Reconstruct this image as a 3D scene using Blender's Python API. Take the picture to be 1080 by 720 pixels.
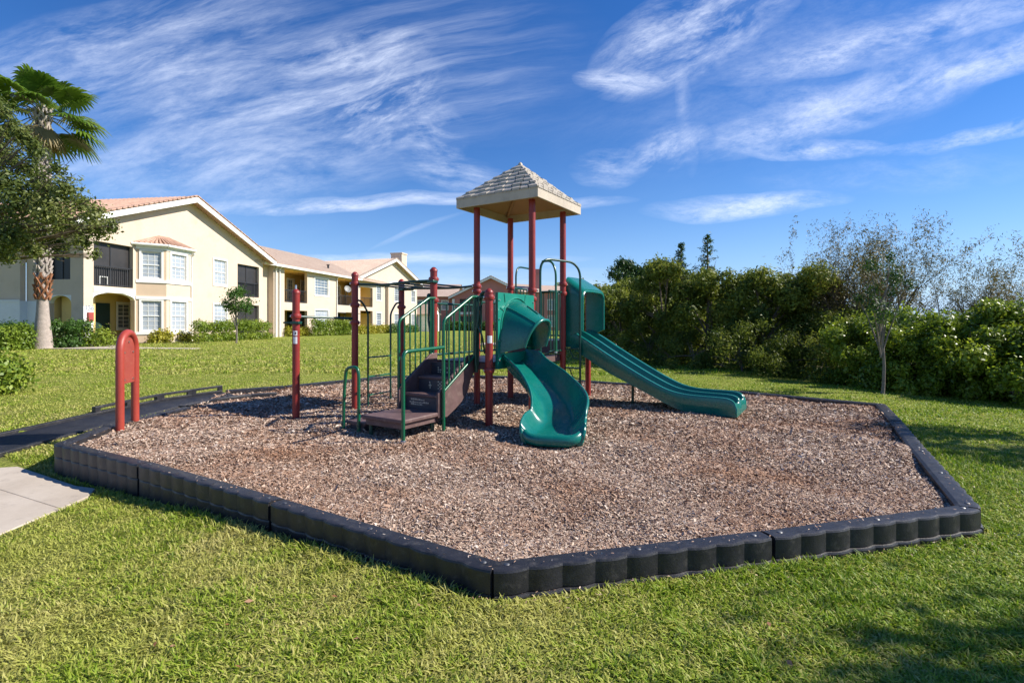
import bpy, math, random
import numpy as np
from mathutils import Vector, Matrix, noise as mnoise
R = math.radians
random.seed(7)
for o in list(bpy.data.objects): bpy.data.objects.remove(o)
SC = bpy.context.scene
COL = SC.collection

# ------------------------------------------------------------------ camera
cd = bpy.data.cameras.new('camera'); cam = bpy.data.objects.new('camera', cd); COL.objects.link(cam)
cam.location = (0, 0, 1.15); cam.rotation_euler = (R(90), 0, 0)
cd.sensor_width = 36; cd.lens = 36*545/1080; cd.shift_y = -19/1080
cd.clip_start = .05; cd.clip_end = 2000
SC.camera = cam
# ------------------------------------------------------------------ exposure
SC.view_settings.view_transform = 'Standard'; SC.view_settings.look = 'None'
SC.view_settings.gamma = 1; SC.view_settings.use_curve_mapping = False
SC.view_settings.exposure = 0.80
# ------------------------------------------------------------------ sun
SUN_DIR = Vector((.78, .02, .625)).normalized()
sl = bpy.data.lights.new('sun', 'SUN'); sun = bpy.data.objects.new('sun', sl); COL.objects.link(sun)
sl.energy = 4.6; sl.angle = R(.5); sl.color = (1, .94, .84)
sun.rotation_euler = SUN_DIR.to_track_quat('Z', 'Y').to_euler(); sun.location = (30, 0, 30)
# ------------------------------------------------------------------ sky
W = bpy.data.worlds.new("World"); SC.world = W; W.use_nodes = True
def sky():
    nt = W.node_tree; N = nt.nodes; L = nt.links
    N.clear()
    out = N.new('ShaderNodeOutputWorld'); bg = N.new('ShaderNodeBackground'); L.new(bg.outputs[0], out.inputs[0])
    st = N.new('ShaderNodeTexSky'); st.sky_type = 'NISHITA'; st.sun_disc = False
    st.sun_elevation = math.asin(SUN_DIR.z); st.sun_rotation = math.atan2(SUN_DIR.x, SUN_DIR.y)
    st.air_density = 1.0; st.dust_density = .0; st.ozone_density = 4.5; st.altitude = 0
    hs = N.new('ShaderNodeHueSaturation'); hs.inputs['Saturation'].default_value = 1.27; hs.inputs['Hue'].default_value = .512
    hs.inputs['Value'].default_value = 1.0
    L.new(st.outputs[0], hs.inputs['Color'])
    tc = N.new('ShaderNodeTexCoord'); sp = N.new('ShaderNodeSeparateXYZ'); L.new(tc.outputs['Generated'], sp.inputs[0])
    def M(op, a, b=None, c=None, clamp=False):
        n = N.new('ShaderNodeMath'); n.operation = op; n.use_clamp = clamp
        for i, v in enumerate((a, b, c)):
            if v is None: continue
            if isinstance(v, (int, float)): n.inputs[i].default_value = v
            else: L.new(v, n.inputs[i])
        return n.outputs[0]
    yy = M('MAXIMUM', M('ABSOLUTE', sp.outputs[1]), .08)
    u = M('DIVIDE', sp.outputs[0], yy); v = M('DIVIDE', sp.outputs[2], yy)
    cb = N.new('ShaderNodeCombineXYZ'); L.new(u, cb.inputs[0]); L.new(v, cb.inputs[1]); L.new(sp.outputs[1], cb.inputs[2])
    # gentle large warp of the cloud coordinates
    wn = N.new('ShaderNodeTexNoise'); wn.inputs['Scale'].default_value = 3.0; wn.inputs['Detail'].default_value = 3
    L.new(cb.outputs[0], wn.inputs['Vector'])
    ws = N.new('ShaderNodeVectorMath'); ws.operation = 'MULTIPLY_ADD'
    L.new(wn.outputs['Color'], ws.inputs[0]); ws.inputs[1].default_value = (.065, .065, 0); L.new(cb.outputs[0], ws.inputs[2])
    total = None
    # (centre px x, y, half length, half width in px, tilt deg, streak stretch, noise scale, strength, threshold)
    CL = [
        (330, 100, 300, 100, 12, 15, 10, .80, .45), (150, 60, 230, 70, 9, 18, 11, .70, .46), (120, 25, 200, 30, 14, 16, 10, .6, .44),
        (230, 175, 260, 50, 3, 14, 9, .52, .43), (405, 110, 80, 60, 22, 2.6, 22, .85, .46),
        (380, 55, 90, 28, 8, 3, 20, .85, .44), (455, 150, 40, 50, -10, 2.2, 18, .5, .46),
        (360, 215, 210, 9, 2, 10, 10, 1.0, .30), (480, 185, 60, 22, -8, 5, 16, .7, .42),
        (730, 30, 130, 55, 30, 9, 12, 1.0, .38), (650, 85, 50, 16, -8, 4, 16, .8, .40),
        (700, 160, 50, 24, 28, 3, 16, .8, .42), (640, 180, 45, 22, -4, 4, 16, .55, .44), (720, 130, 10, 60, 8, 1.4, 9, .35, .4),
        (940, 95, 260, 30, 17, 10, 10, .95, .36), (960, 30, 230, 26, 15, 9, 10, .80, .38), (1000, 60, 160, 50, 22, 7, 9, .35, .40),
        (860, 105, 60, 22, 6, 4, 14, .7, .42), (860, 155, 85, 12, 2, 9, 12, .95, .36), (790, 217, 115, 15, 3, 9, 12, .95, .36),
        (1040, 140, 130, 10, 10, 9, 12, .7, .38), (940, 180, 160, 30, 3, 10, 8, .3, .44), (590, 215, 90, 7, 2, 8, 12, .6, .36),
        (440, 245, 60, 3.5, 22, 14, 10, .35, .36), (430, 275, 200, 8, 1, 10, 9, .55, .36), (560, 300, 500, 20, 0, 12, 8, .5, .40),
        (850, 60, 300, 120, 20, 5, 5, .16, .38), (250, 110, 420, 150, 8, 6, 6, .20, .40),
    ]
    for i, (px, py, a, b, tilt, stretch, sc, amp, th) in enumerate(CL):
        cu, cv = (px-540)/545, (341-py)/545
        mp = N.new('ShaderNodeMapping'); mp.vector_type = 'TEXTURE'
        mp.inputs['Location'].default_value = (cu+.033, cv+.033, 0); mp.inputs['Rotation'].default_value = (0, 0, R(tilt))
        mp.inputs['Scale'].default_value = (a/545, b/545, 1e6)
        L.new(ws.outputs[0], mp.inputs['Vector'])
        ln = N.new('ShaderNodeVectorMath'); ln.operation = 'LENGTH'; L.new(mp.outputs[0], ln.inputs[0])
        fall = M('SUBTRACT', 1, ln.outputs['Value'], clamp=True)
        fall = M('POWER', fall, .75)
        mp2 = N.new('ShaderNodeMapping'); mp2.vector_type = 'TEXTURE'
        mp2.inputs['Rotation'].default_value = (0, 0, R(tilt)); mp2.inputs['Scale'].default_value = (stretch, 1, 1)
        mp2.inputs['Location'].default_value = (i*.37, i*.13, 0)
        L.new(ws.outputs[0], mp2.inputs['Vector'])
        nz = N.new('ShaderNodeTexNoise'); nz.inputs['Scale'].default_value = sc*1.5; nz.inputs['Detail'].default_value = 9
        nz.inputs['Roughness'].default_value = .62; nz.inputs['Distortion'].default_value = .35
        L.new(mp2.outputs[0], nz.inputs['Vector'])
        mp3 = N.new('ShaderNodeMapping'); mp3.vector_type = 'TEXTURE'; mp3.inputs['Rotation'].default_value = (0, 0, R(tilt+2)); mp3.inputs['Scale'].default_value = (stretch*1.3, 1, 1); L.new(ws.outputs[0], mp3.inputs['Vector'])
        nf = N.new('ShaderNodeTexNoise'); nf.inputs['Scale'].default_value = sc*6.5; nf.inputs['Detail'].default_value = 9; nf.inputs['Roughness'].default_value = .78; L.new(mp3.outputs[0], nf.inputs['Vector'])
        fine = M('MULTIPLY_ADD', M('SUBTRACT', nf.outputs[0], .34, clamp=True), 3.4, .25)
        val = M('MULTIPLY', M('MULTIPLY', M('SUBTRACT', nz.outputs[0], th-.02, clamp=True), 2.9), fine)
        d = M('MULTIPLY', M('MULTIPLY', val, fall), amp)
        total = d if total is None else M('ADD', total, d)
    total = M('MULTIPLY', total, M('GREATER_THAN', sp.outputs[2], 0.0))
    fac = M('SUBTRACT', 1, M('POWER', 2.718, M('MULTIPLY', total, -1.15)), clamp=True)
    # low sky stays a clear pale blue, not yellow
    lm = N.new('ShaderNodeMix'); lm.data_type = 'RGBA'
    lf = M('POWER', M('SUBTRACT', 1, M('MULTIPLY', M('MAXIMUM', sp.outputs[2], 0), 2.4), clamp=True), 3)
    L.new(M('MULTIPLY', lf, .85), lm.inputs['Factor']); L.new(hs.outputs[0], lm.inputs[6]); lm.inputs[7].default_value = (2.5, 4.1, 7.4, 1); low = lm.outputs[2]
    mx = N.new('ShaderNodeMix'); mx.data_type = 'RGBA'
    L.new(fac, mx.inputs['Factor']); L.new(low, mx.inputs[6]); mx.inputs[7].default_value = (7.4, 8.0, 9.4, 1)
    L.new(mx.outputs[2], bg.inputs['Color']); bg.inputs['Strength'].default_value = .086
sky()

# ------------------------------------------------------------------ materials
MATS = {}
def _setup(name):
    m = bpy.data.materials.new(name); m.use_nodes = True; MATS[name] = m
    nt = m.node_tree; b = nt.nodes['Principled BSDF']
    return m, nt, b
def ramp(nt, src, cols):
    r = nt.nodes.new('ShaderNodeValToRGB'); e = r.color_ramp.elements
    while len(e) < len(cols): e.new(.5)
    for i, (p, c) in enumerate(cols): e[i].position = p; e[i].color = (*c, 1)
    nt.links.new(src, r.inputs[0]); return r.outputs[0]
def tcoord(nt, scale=(1, 1, 1), kind='Object'):
    t = nt.nodes.new('ShaderNodeTexCoord'); mp = nt.nodes.new('ShaderNodeMapping'); mp.inputs['Scale'].default_value = scale
    nt.links.new(t.outputs[kind], mp.inputs['Vector']); return mp.outputs[0]
def nz(nt, vec, scale, detail=5, rough=.6):
    n = nt.nodes.new('ShaderNodeTexNoise'); n.inputs['Scale'].default_value = scale; n.inputs['Detail'].default_value = detail
    n.inputs['Roughness'].default_value = rough; nt.links.new(vec, n.inputs['Vector']); return n.outputs[0]
def bump(nt, b, h, s=.3, d=.01):
    n = nt.nodes.new('ShaderNodeBump'); n.inputs['Strength'].default_value = s; n.inputs['Distance'].default_value = d
    nt.links.new(h, n.inputs['Height']); nt.links.new(n.outputs[0], b.inputs['Normal'])
def mixc(nt, a, bb, f, mode='MIX'):
    n = nt.nodes.new('ShaderNodeMix'); n.data_type = 'RGBA'; n.blend_type = mode
    for i, v in ((0, f), (6, a), (7, bb)):
        if isinstance(v, (int, float)): n.inputs[i].default_value = v
        elif isinstance(v, tuple): n.inputs[i].default_value = (*v, 1)
        else: nt.links.new(v, n.inputs[i])
    return n.outputs[2]
def pm(name, col, rough=.5, var=.15, scale=3, bs=.1, bscale=40, spec=.5, metal=0, dirt=None, bd=.004):
    """worn, slightly uneven paint / plastic / plaster"""
    m, nt, b = _setup(name)
    v = tcoord(nt); n = nz(nt, v, scale, 7, .65)
    lo = tuple(c*(1-var) for c in col); hi = tuple(min(1, c*(1+var)) for c in col)
    c = ramp(nt, n, [(.3, lo), (.7, hi)])
    if dirt:
        f = ramp(nt, nz(nt, v, scale*2.7, 8, .7), [(.52, (0, 0, 0)), (.72, (1, 1, 1))])
        c = mixc(nt, c, dirt, f)
    nt.links.new(c, b.inputs['Base Color'])
    r = nt.nodes.new('ShaderNodeMapRange'); r.inputs[3].default_value = max(.05, rough-.1); r.inputs[4].default_value = min(1, rough+.12)
    nt.links.new(nz(nt, v, scale*4, 6), r.inputs[0]); nt.links.new(r.outputs[0], b.inputs['Roughness'])
    b.inputs['Specular IOR Level'].default_value = spec; b.inputs['Metallic'].default_value = metal
    if bs: bump(nt, b, nz(nt, v, bscale, 6), bs, bd)
    return m
def leafmat(name, cols, rough=.5, trans=.35, spec=.35, big=1.2):
    """leaf colour from a per-leaf random value and a slow drift through the plant"""
    m, nt, b = _setup(name)
    at = nt.nodes.new('ShaderNodeAttribute'); at.attribute_name = 'rnd'
    g = nt.nodes.new('ShaderNodeNewGeometry')
    n = nz(nt, g.outputs['Position'], big, 3)
    ma = nt.nodes.new('ShaderNodeMath'); ma.operation = 'MULTIPLY_ADD'; ma.inputs[1].default_value = .62
    nt.links.new(at.outputs['Fac'], ma.inputs[0])
    m2 = nt.nodes.new('ShaderNodeMath'); m2.operation = 'MULTIPLY'; m2.inputs[1].default_value = .42; nt.links.new(n, m2.inputs[0])
    nt.links.new(m2.outputs[0], ma.inputs[2])
    c = ramp(nt, ma.outputs[0], [(i/(len(cols)-1), c) for i, c in enumerate(cols)])
    nt.links.new(c, b.inputs['Base Color']); b.inputs['Roughness'].default_value = rough
    b.inputs['Specular IOR Level'].default_value = spec
    tr = nt.nodes.new('ShaderNodeBsdfTranslucent')
    tc = mixc(nt, c, (1.0, 1.0, .35), .25, 'MULTIPLY'); nt.links.new(tc, tr.inputs[0])
    mx = nt.nodes.new('ShaderNodeMixShader'); mx.inputs[0].default_value = trans
    nt.links.new(b.outputs[0], mx.inputs[1]); nt.links.new(tr.outputs[0], mx.inputs[2])
    nt.links.new(mx.outputs[0], nt.nodes['Material Output'].inputs[0])
    return m

pm('post_red', (.26, .025, .020), .42, .16, 4, .05, 60, dirt=(.20, .03, .03))
pm('sign_red', (.33, .045, .028), .45, .10, 4, .04, 60)
pm('sign_panel', (.31, .055, .038), .5, .12, 6, .08, 60, dirt=(.36, .09, .06))
pm('slide_green', (.002, .135, .108), .26, .14, 2.2, .05, 120, spec=.6, dirt=(.012, .155, .125))
pm('panel_green', (.004, .20, .14), .38, .12, 4, .06, 60)
pm('rail_green', (.003, .10, .045), .28, .15, 6, .04, 80, spec=.6)
pm('ladder_green', (.004, .055, .038), .32, .15, 6, .04, 80, spec=.6)
pm('deck_brown', (.115, .066, .062), .6, .25, 5, .3, 120, dirt=(.19, .13, .11))
pm('deck_mat', (.035, .035, .05), .4, .2, 6, .3, 150)
pm('roof_tan', (.50, .425, .33), .55, .10, 3, .2, 60, dirt=(.40, .33, .25))
pm('roof_shingle', (.40, .355, .30), .6, .18, 6, .2, 60, dirt=(.30, .26, .21))
pm('roof_under_bounce', (.42, .25, .11), .6, .12, 3, .2, 60)  # yellowish bounce light put into the colour of the tan roof's underside
pm('timber_black', (.017, .017, .021), .45, .35, 7, .4, 120, dirt=(.062, .057, .054), spec=.5)
pm('ramp_black', (.020, .021, .027), .5, .3, 5, .4, 60, dirt=(.05, .05, .05))
pm('stake_steel', (.22, .22, .22), .5, .2, 8, .1, metal=1)
pm('bolt_steel', (.6, .6, .6), .35, .1, 8, 0, metal=1)
pm('label_white', (.7, .7, .72), .5, .1, 10, 0)
pm('label_black', (.05, .05, .05), .5, .1, 10, 0)
pm('stucco', (.61, .50, .39), .88, .06, .5, .6, 14, dirt=(.55, .445, .335), bd=.02)
pm('stucco_side_shade', (.58, .44, .31), .85, .05, 1.2, .35, 18, bd=.01)  # darker copy of stucco: weaker sun on the angled bay faces, as colour
pm('stucco_recess', (.72, .52, .20), .85, .05, 1.2, .2, 18)
pm('stucco_pink', (.44, .19, .165), .85, .08, .8, .3, 14)
pm('white_trim', (.78, .77, .73), .6, .05, 3, .1, 30)
pm('band_white', (.70, .72, .73), .8, .05, 3, .2, 30)
pm('metal_rail', (.03, .03, .033), .4, .1, 5, 0)
pm('screen_dark', (.030, .027, .027), .45, .35, .7, .05)
pm('door_green', (.022, .05, .045), .4, .1, 3, .1)
pm('pane', (.14, .18, .23), .10, .35, .6, 0, spec=.9)
pm('pane_blind', (.36, .40, .45), .28, .12, 2.0, 0, spec=.8)
pm('plastic_red', (.35, .06, .05), .5)
pm('grey_box', (.25, .25, .25), .5)
pm('bark', (.16, .12, .09), .9, .35, 6, .8, 30, bd=.02)
pm('bark_grey', (.20, .165, .14), .9, .3, 6, .6, 40, bd=.01)
pm('twig', (.085, .065, .055), .9, .3, 6, .2)
pm('palm_trunk', (.36, .30, .26), .9, .25, 9, .8, 25, bd=.02)
pm('palm_boot', (.42, .36, .32), .85, .35, 8, .5, 30, bd=.01)
pm('palm_husk', (.27, .115, .055), .9, .4, 10, .7, 30, bd=.02)
pm('petiole', (.16, .17, .05), .6, .2)

def roof_tile(name, cols):
    m, nt, b = _setup(name)
    v = tcoord(nt)
    n1 = nz(nt, v, .8, 6); n2 = nz(nt, v, 5, 3)
    c = ramp(nt, n1, [(.3, cols[0]), (.7, cols[1])])
    f = ramp(nt, n2, [(.4, (0, 0, 0)), (.75, (1, 1, 1))])
    c = mixc(nt, c, cols[2], f)
    nt.links.new(c, b.inputs['Base Color']); b.inputs['Roughness'].default_value = .8
    bump(nt, b, n2, .5, .03)
roof_tile('tile_terracotta', [(.42, .25, .175), (.52, .34, .25), (.32, .19, .14)])
roof_tile('tile_pale', [(.44, .33, .255), (.52, .41, .32), (.38, .27, .21)])

def lawnmat():
    m, nt, b = _setup('lawn')
    g = nt.nodes.new('ShaderNodeNewGeometry'); P = g.outputs['Position']
    n1 = nz(nt, P, .35, 6); n2 = nz(nt, P, 22, 5, .7); n3 = nz(nt, P, 2.3, 5, .65)
    a = ramp(nt, n1, [(.35, (.20, .26, .028)), (.65, (.31, .35, .055))])
    c = mixc(nt, a, (.36, .32, .11), ramp(nt, n3, [(.42, (0, 0, 0)), (.75, (.7, .7, .7))]))
    c = mixc(nt, c, (.06, .10, .016), ramp(nt, n2, [(.36, (.75, .75, .75)), (.58, (0, 0, 0))]))
    nt.links.new(c, b.inputs['Base Color']); b.inputs['Roughness'].default_value = .9; b.inputs['Specular IOR Level'].default_value = .1
    bump(nt, b, n2, 1.0, .05)
lawnmat()
def mulchmat():
    m, nt, b = _setup('mulch_bed')
    g = nt.nodes.new('ShaderNodeNewGeometry'); P = g.outputs['Position']
    vo = nt.nodes.new('ShaderNodeTexVoronoi'); vo.inputs['Scale'].default_value = 55; nt.links.new(P, vo.inputs['Vector'])
    s = nt.nodes.new('ShaderNodeSeparateColor'); nt.links.new(vo.outputs['Color'], s.inputs[0])
    c = ramp(nt, s.outputs[0], [(0, (.09, .05, .035)), (.4, (.2, .13, .09)), (.75, (.36, .26, .20)), (1, (.5, .4, .33))])
    c = mixc(nt, c, (.17, .07, .035), ramp(nt, nz(nt, P, .9, 5), [(.5, (0, 0, 0)), (.75, (.6, .6, .6))]))
    nt.links.new(c, b.inputs['Base Color']); b.inputs['Roughness'].default_value = .95; b.inputs['Specular IOR Level'].default_value = .1
    bump(nt, b, vo.outputs['Distance'], .8, .02)
mulchmat()
def chipmat():
    m, nt, b = _setup('mulch_chip')
    at = nt.nodes.new('ShaderNodeAttribute'); at.attribute_name = 'rnd'
    g = nt.nodes.new('ShaderNodeNewGeometry')
    n = nz(nt, g.outputs['Position'], .8, 5)
    c = ramp(nt, at.outputs['Fac'], [(0, (.13, .07, .05)), (.2, (.27, .17, .125)), (.5, (.42, .295, .215)), (.78, (.55, .43, .335)), (1, (.76, .64, .53))])
    c = mixc(nt, c, (.32, .16, .085), ramp(nt, n, [(.46, (0, 0, 0)), (.72, (.85, .85, .85))]))
    nt.links.new(c, b.inputs['Base Color']); b.inputs['Roughness'].default_value = .85; b.inputs['Specular IOR Level'].default_value = .2
chipmat()
def concrete():
    m, nt, b = _setup('concrete')
    g = nt.nodes.new('ShaderNodeNewGeometry'); P = g.outputs['Position']
    c = ramp(nt, nz(nt, P, 1.5, 9, .7), [(.3, (.38, .315, .245)), (.7, (.52, .45, .37))])
    c = mixc(nt, c, (.20, .17, .14), ramp(nt, nz(nt, P, 7, 9, .8), [(.54, (0, 0, 0)), (.78, (.8, .8, .8))]))
    nt.links.new(c, b.inputs['Base Color']); b.inputs['Roughness'].default_value = .9
    bump(nt, b, nz(nt, P, 90, 4), .4, .004)
concrete()
leafmat('grass_blade', [(.065, .14, .010), (.15, .26, .015), (.28, .38, .030), (.44, .45, .10), (.62, .50, .25)], .5, .38, .25, 1.1)
leafmat('oak_leaf', [(.04, .07, .015), (.10, .14, .03), (.20, .23, .06), (.33, .33, .12)], .45, .40)
leafmat('myrtle_leaf', [(.022, .045, .009), (.075, .115, .017), (.21, .25, .035), (.44, .42, .07)], .5, .40, .3, .7)
leafmat('pine_leaf', [(.02, .055, .015), (.045, .10, .02), (.08, .14, .03)], .5, .3)
leafmat('shrub_leaf', [(.035, .07, .010), (.12, .19, .015), (.27, .35, .028), (.46, .50, .06)], .38, .42, .5, .9)
leafmat('hedge_leaf', [(.06, .11, .015), (.14, .22, .02), (.26, .33, .035), (.38, .40, .06)], .45, .3)
leafmat('hedge_dark', [(.03, .075, .015), (.07, .15, .022), (.13, .21, .03)], .45, .25)
leafmat('croton_leaf', [(.12, .16, .02), (.35, .33, .03), (.55, .46, .05)], .45, .3)
leafmat('willow_leaf', [(.04, .05, .018), (.10, .105, .03), (.20, .16, .045), (.33, .21, .07)], .55, .25)
leafmat('palm_leaf', [(.04, .10, .012), (.11, .20, .02), (.22, .30, .04)], .38, .35, .5)
leafmat('palm_dry', [(.20, .15, .07), (.30, .24, .12)], .7, .2)
leafmat('weed_leaf', [(.04, .10, .012), (.09, .19, .02)], .5, .3)

# ------------------------------------------------------------------ object helpers
ORG = {}
def tag(o, label=None, cat=None, group=None, kind=None):
    if label: o['label'] = label
    if cat: o['category'] = cat
    if group: o['group'] = group
    if kind: o['kind'] = kind
    return o
def thing(name, loc, label, cat, group=None):
    o = bpy.data.objects.new(name, None); COL.objects.link(o); o.location = loc; o.empty_display_size = .2
    ORG[o.name] = Vector(loc); return tag(o, label, cat, group)
class MB:
    def __init__(s): s.v = []; s.f = []
    def add(s, vs, fs):
        k = len(s.v); s.v += [tuple(v) for v in vs]; s.f += [tuple(i+k for i in f) for f in fs]; return s
    def obox(s, o, ex, ey, ez):
        """box from corner o with edge vectors"""
        o, ex, ey, ez = map(Vector, (o, ex, ey, ez))
        vs = [o, o+ex, o+ex+ey, o+ey, o+ez, o+ex+ez, o+ex+ey+ez, o+ey+ez]
        return s.add(vs, [(0, 3, 2, 1), (4, 5, 6, 7), (0, 1, 5, 4), (1, 2, 6, 5), (2, 3, 7, 6), (3, 0, 4, 7)])
    def box(s, x0, y0, z0, x1, y1, z1): return s.obox((x0, y0, z0), (x1-x0, 0, 0), (0, y1-y0, 0), (0, 0, z1-z0))
    def prism(s, pts, ext):
        """closed polygon (3-D points) pushed along ext"""
        n = len(pts); e = Vector(ext); P = [Vector(p) for p in pts]
        return s.add(P+[p+e for p in P], [tuple(range(n))[::-1], tuple(range(n, 2*n))]+[(i, (i+1) % n, (i+1) % n+n, i+n) for i in range(n)])
    def tube(s, pts, r, seg=10, cap=True):
        P = [Vector(p) for p in pts]; n = len(P)
        rr = r if isinstance(r, (list, tuple)) else [r]*n
        vs = []; up = None
        for i in range(n):
            t = (P[min(i+1, n-1)]-P[max(i-1, 0)]).normalized()
            if up is None:
                up = Vector((0, 0, 1)) if abs(t.z) < .9 else Vector((1, 0, 0))
            a = t.cross(up); a = a.normalized() if a.length > 1e-6 else Vector((1, 0, 0)); b = a.cross(t).normalized(); up = b
            for k in range(seg):
                an = 2*math.pi*k/seg; vs.append(P[i]+(a*math.cos(an)+b*math.sin(an))*rr[i])
        fs = [(i*seg+k, i*seg+(k+1) % seg, (i+1)*seg+(k+1) % seg, (i+1)*seg+k) for i in range(n-1) for k in range(seg)]
        if cap: fs += [tuple(range(seg))[::-1], tuple(range((n-1)*seg, n*seg))]
        return s.add(vs, fs)
    def lathe(s, c, prof, seg=20):
        """prof: (radius, z) from the bottom up"""
        c = Vector(c); vs = []; n = len(prof)
        for r, z in prof:
            for k in range(seg): a = 2*math.pi*k/seg; vs.append(c+Vector((r*math.cos(a), r*math.sin(a), z)))
        fs = [(i*seg+k, i*seg+(k+1) % seg, (i+1)*seg+(k+1) % seg, (i+1)*seg+k) for i in range(n-1) for k in range(seg)]
        fs += [tuple(range(seg))[::-1], tuple(range((n-1)*seg, n*seg))]
        return s.add(vs, fs)
    def loft(s, secs, closed=True, cap=True):
        n = len(secs); m = len(secs[0]); vs = [p for q in secs for p in q]
        fs = [(i*m+k, i*m+(k+1) % m, (i+1)*m+(k+1) % m, (i+1)*m+k) for i in range(n-1) for k in range(m if closed else m-1)]
        if cap: fs += [tuple(range(m))[::-1], tuple(range((n-1)*m, n*m))]
        return s.add(vs, fs)
    def build(s, name, mat, parent=None, smooth=False, bevel=0, sub=0, bseg=2):
        me = bpy.data.meshes.new(name)
        off = ORG[parent.name] if parent else Vector((0, 0, 0))
        me.from_pydata([tuple(Vector(v)-off) for v in s.v], [], s.f); me.update()
        o = bpy.data.objects.new(name, me); COL.objects.link(o)
        me.materials.append(MATS[mat])
        if parent: o.parent = parent
        ORG[o.name] = off
        if bevel:
            b = o.modifiers.new('b', 'BEVEL'); b.width = bevel; b.segments = bseg; b.limit_method = 'ANGLE'; b.angle_limit = R(35)
        if sub:
            b = o.modifiers.new('s', 'SUBSURF'); b.levels = sub; b.render_levels = sub
        if smooth or bevel or sub:
            me.polygons.foreach_set('use_smooth', [True]*len(me.polygons))
            if not sub:
                me.set_sharp_from_angle(angle=R(42))
        return o
def npmesh(name, V, F, mat, parent=None, rnd=None, smooth=False):
    """V (n,3), F (m,k) arrays; rnd: one value per vertex"""
    off = np.array(ORG[parent.name]) if parent else np.zeros(3)
    me = bpy.data.meshes.new(name); m, k = F.shape
    me.vertices.add(len(V)); me.vertices.foreach_set('co', (V-off).astype(np.float32).ravel())
    me.loops.add(m*k); me.loops.foreach_set('vertex_index', F.astype(np.int32).ravel())
    me.polygons.add(m); me.polygons.foreach_set('loop_start', np.arange(0, m*k, k, dtype=np.int32))
    me.update(calc_edges=True)
    if rnd is not None:
        a = me.attributes.new('rnd', 'FLOAT', 'POINT'); a.data.foreach_set('value', rnd.astype(np.float32))
    if smooth: me.polygons.foreach_set('use_smooth', np.ones(m, dtype=bool))
    me.materials.append(MATS[mat])
    o = bpy.data.objects.new(name, me); COL.objects.link(o)
    if parent: o.parent = parent
    ORG[o.name] = Vector(off); return o
def arc(p0, c, p1, n=8):
    """quadratic bend from p0 to p1 pulled to c"""
    p0, c, p1 = Vector(p0), Vector(c), Vector(p1)
    return [p0*(1-t)**2+c*2*t*(1-t)+p1*t*t for t in [i/n for i in range(n+1)]]
def roundpath(pts, r=.06, n=6):
    P = [Vector(p) for p in pts]; out = [P[0]]
    for i in range(1, len(P)-1):
        a = P[i]+(P[i-1]-P[i]).normalized()*min(r, (P[i-1]-P[i]).length*.49); b = P[i]+(P[i+1]-P[i]).normalized()*min(r, (P[i+1]-P[i]).length*.49)
        out += arc(a, P[i], b, n)
    out.append(P[-1]); return out

# ------------------------------------------------------------------ ground plan
BORDER = [(-.09, 2.29), (1.35, 2.655), (2.79, 3.06), (3.62, 4.50), (4.40, 5.82), (5.12, 7.09), (3.73, 8.48), (2.58, 9.28), (1.37, 10.06),
          (.2, 10.75), (-1.2, 11.15), (-2.75, 10.85), (-3.45, 9.95), (-4.05, 9.15), (-4.76, 8.56)]
BORDER2 = [(-4.36, 6.85), (-4.45, 5.70), (-4.20, 4.72), (-2.92, 4.02), (-1.49, 3.16), (-.09, 2.29)]
POLY = np.array(BORDER+BORDER2[:-1])
RAMP_L = [(-6.05, 5.0), (-5.78, 6.0), (-5.60, 7.2), (-5.35, 7.95), (-4.80, 8.55)]
RAMP_R = [(-5.10, 4.95), (-4.98, 5.95), (-4.80, 6.75), (-4.62, 7.3), (-4.25, 8.05)]
RAMP = np.array(RAMP_L+RAMP_R[::-1])
WALK = np.array([(-3.40, 4.22), (-3.30, 4.02), (-3.27, 3.3), (-3.2, 2.0), (-3.15, -3), (-12, -3), (-12, 8.8), (-5.0, 5.06), (-3.62, 4.29)])
def sdist(P, poly):
    """signed distance, inside positive"""
    n = len(poly); d = np.full(len(P), 1e9); ins = np.zeros(len(P), bool)
    for i in range(n):
        a = poly[i]; b = poly[(i+1) % n]; ab = b-a
        t = np.clip(((P-a)@ab)/(ab@ab), 0, 1); q = P-(a+t[:, None]*ab); d = np.minimum(d, np.hypot(q[:, 0], q[:, 1]))
        c = ((a[1] > P[:, 1]) != (b[1] > P[:, 1])) & (P[:, 0] < (b[0]-a[0])*(P[:, 1]-a[1])/(b[1]-a[1]+1e-12)+a[0]); ins ^= c
    return np.where(ins, d, -d)
def sst(x): x = np.clip(x, 0, 1); return x*x*(3-2*x)
def gz(x, y):
    x = np.asarray(x, float); y = np.asarray(y, float)
    front = -(.055+.125*sst(-x/4))*sst((7.5-y)/3.5)
    back = .15*sst((y-12)/10)-.03
    right = -.12*sst((x-4)/5)
    wav = .018*np.sin(x*1.3+.7*y)+.014*np.sin(y*1.9-x*.6)
    return front+back+right*sst((16-y)/6)+wav*sst((np.abs(x)+np.abs(y-6))/9)
def gz1(x, y): return float(gz(x, y))

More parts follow.
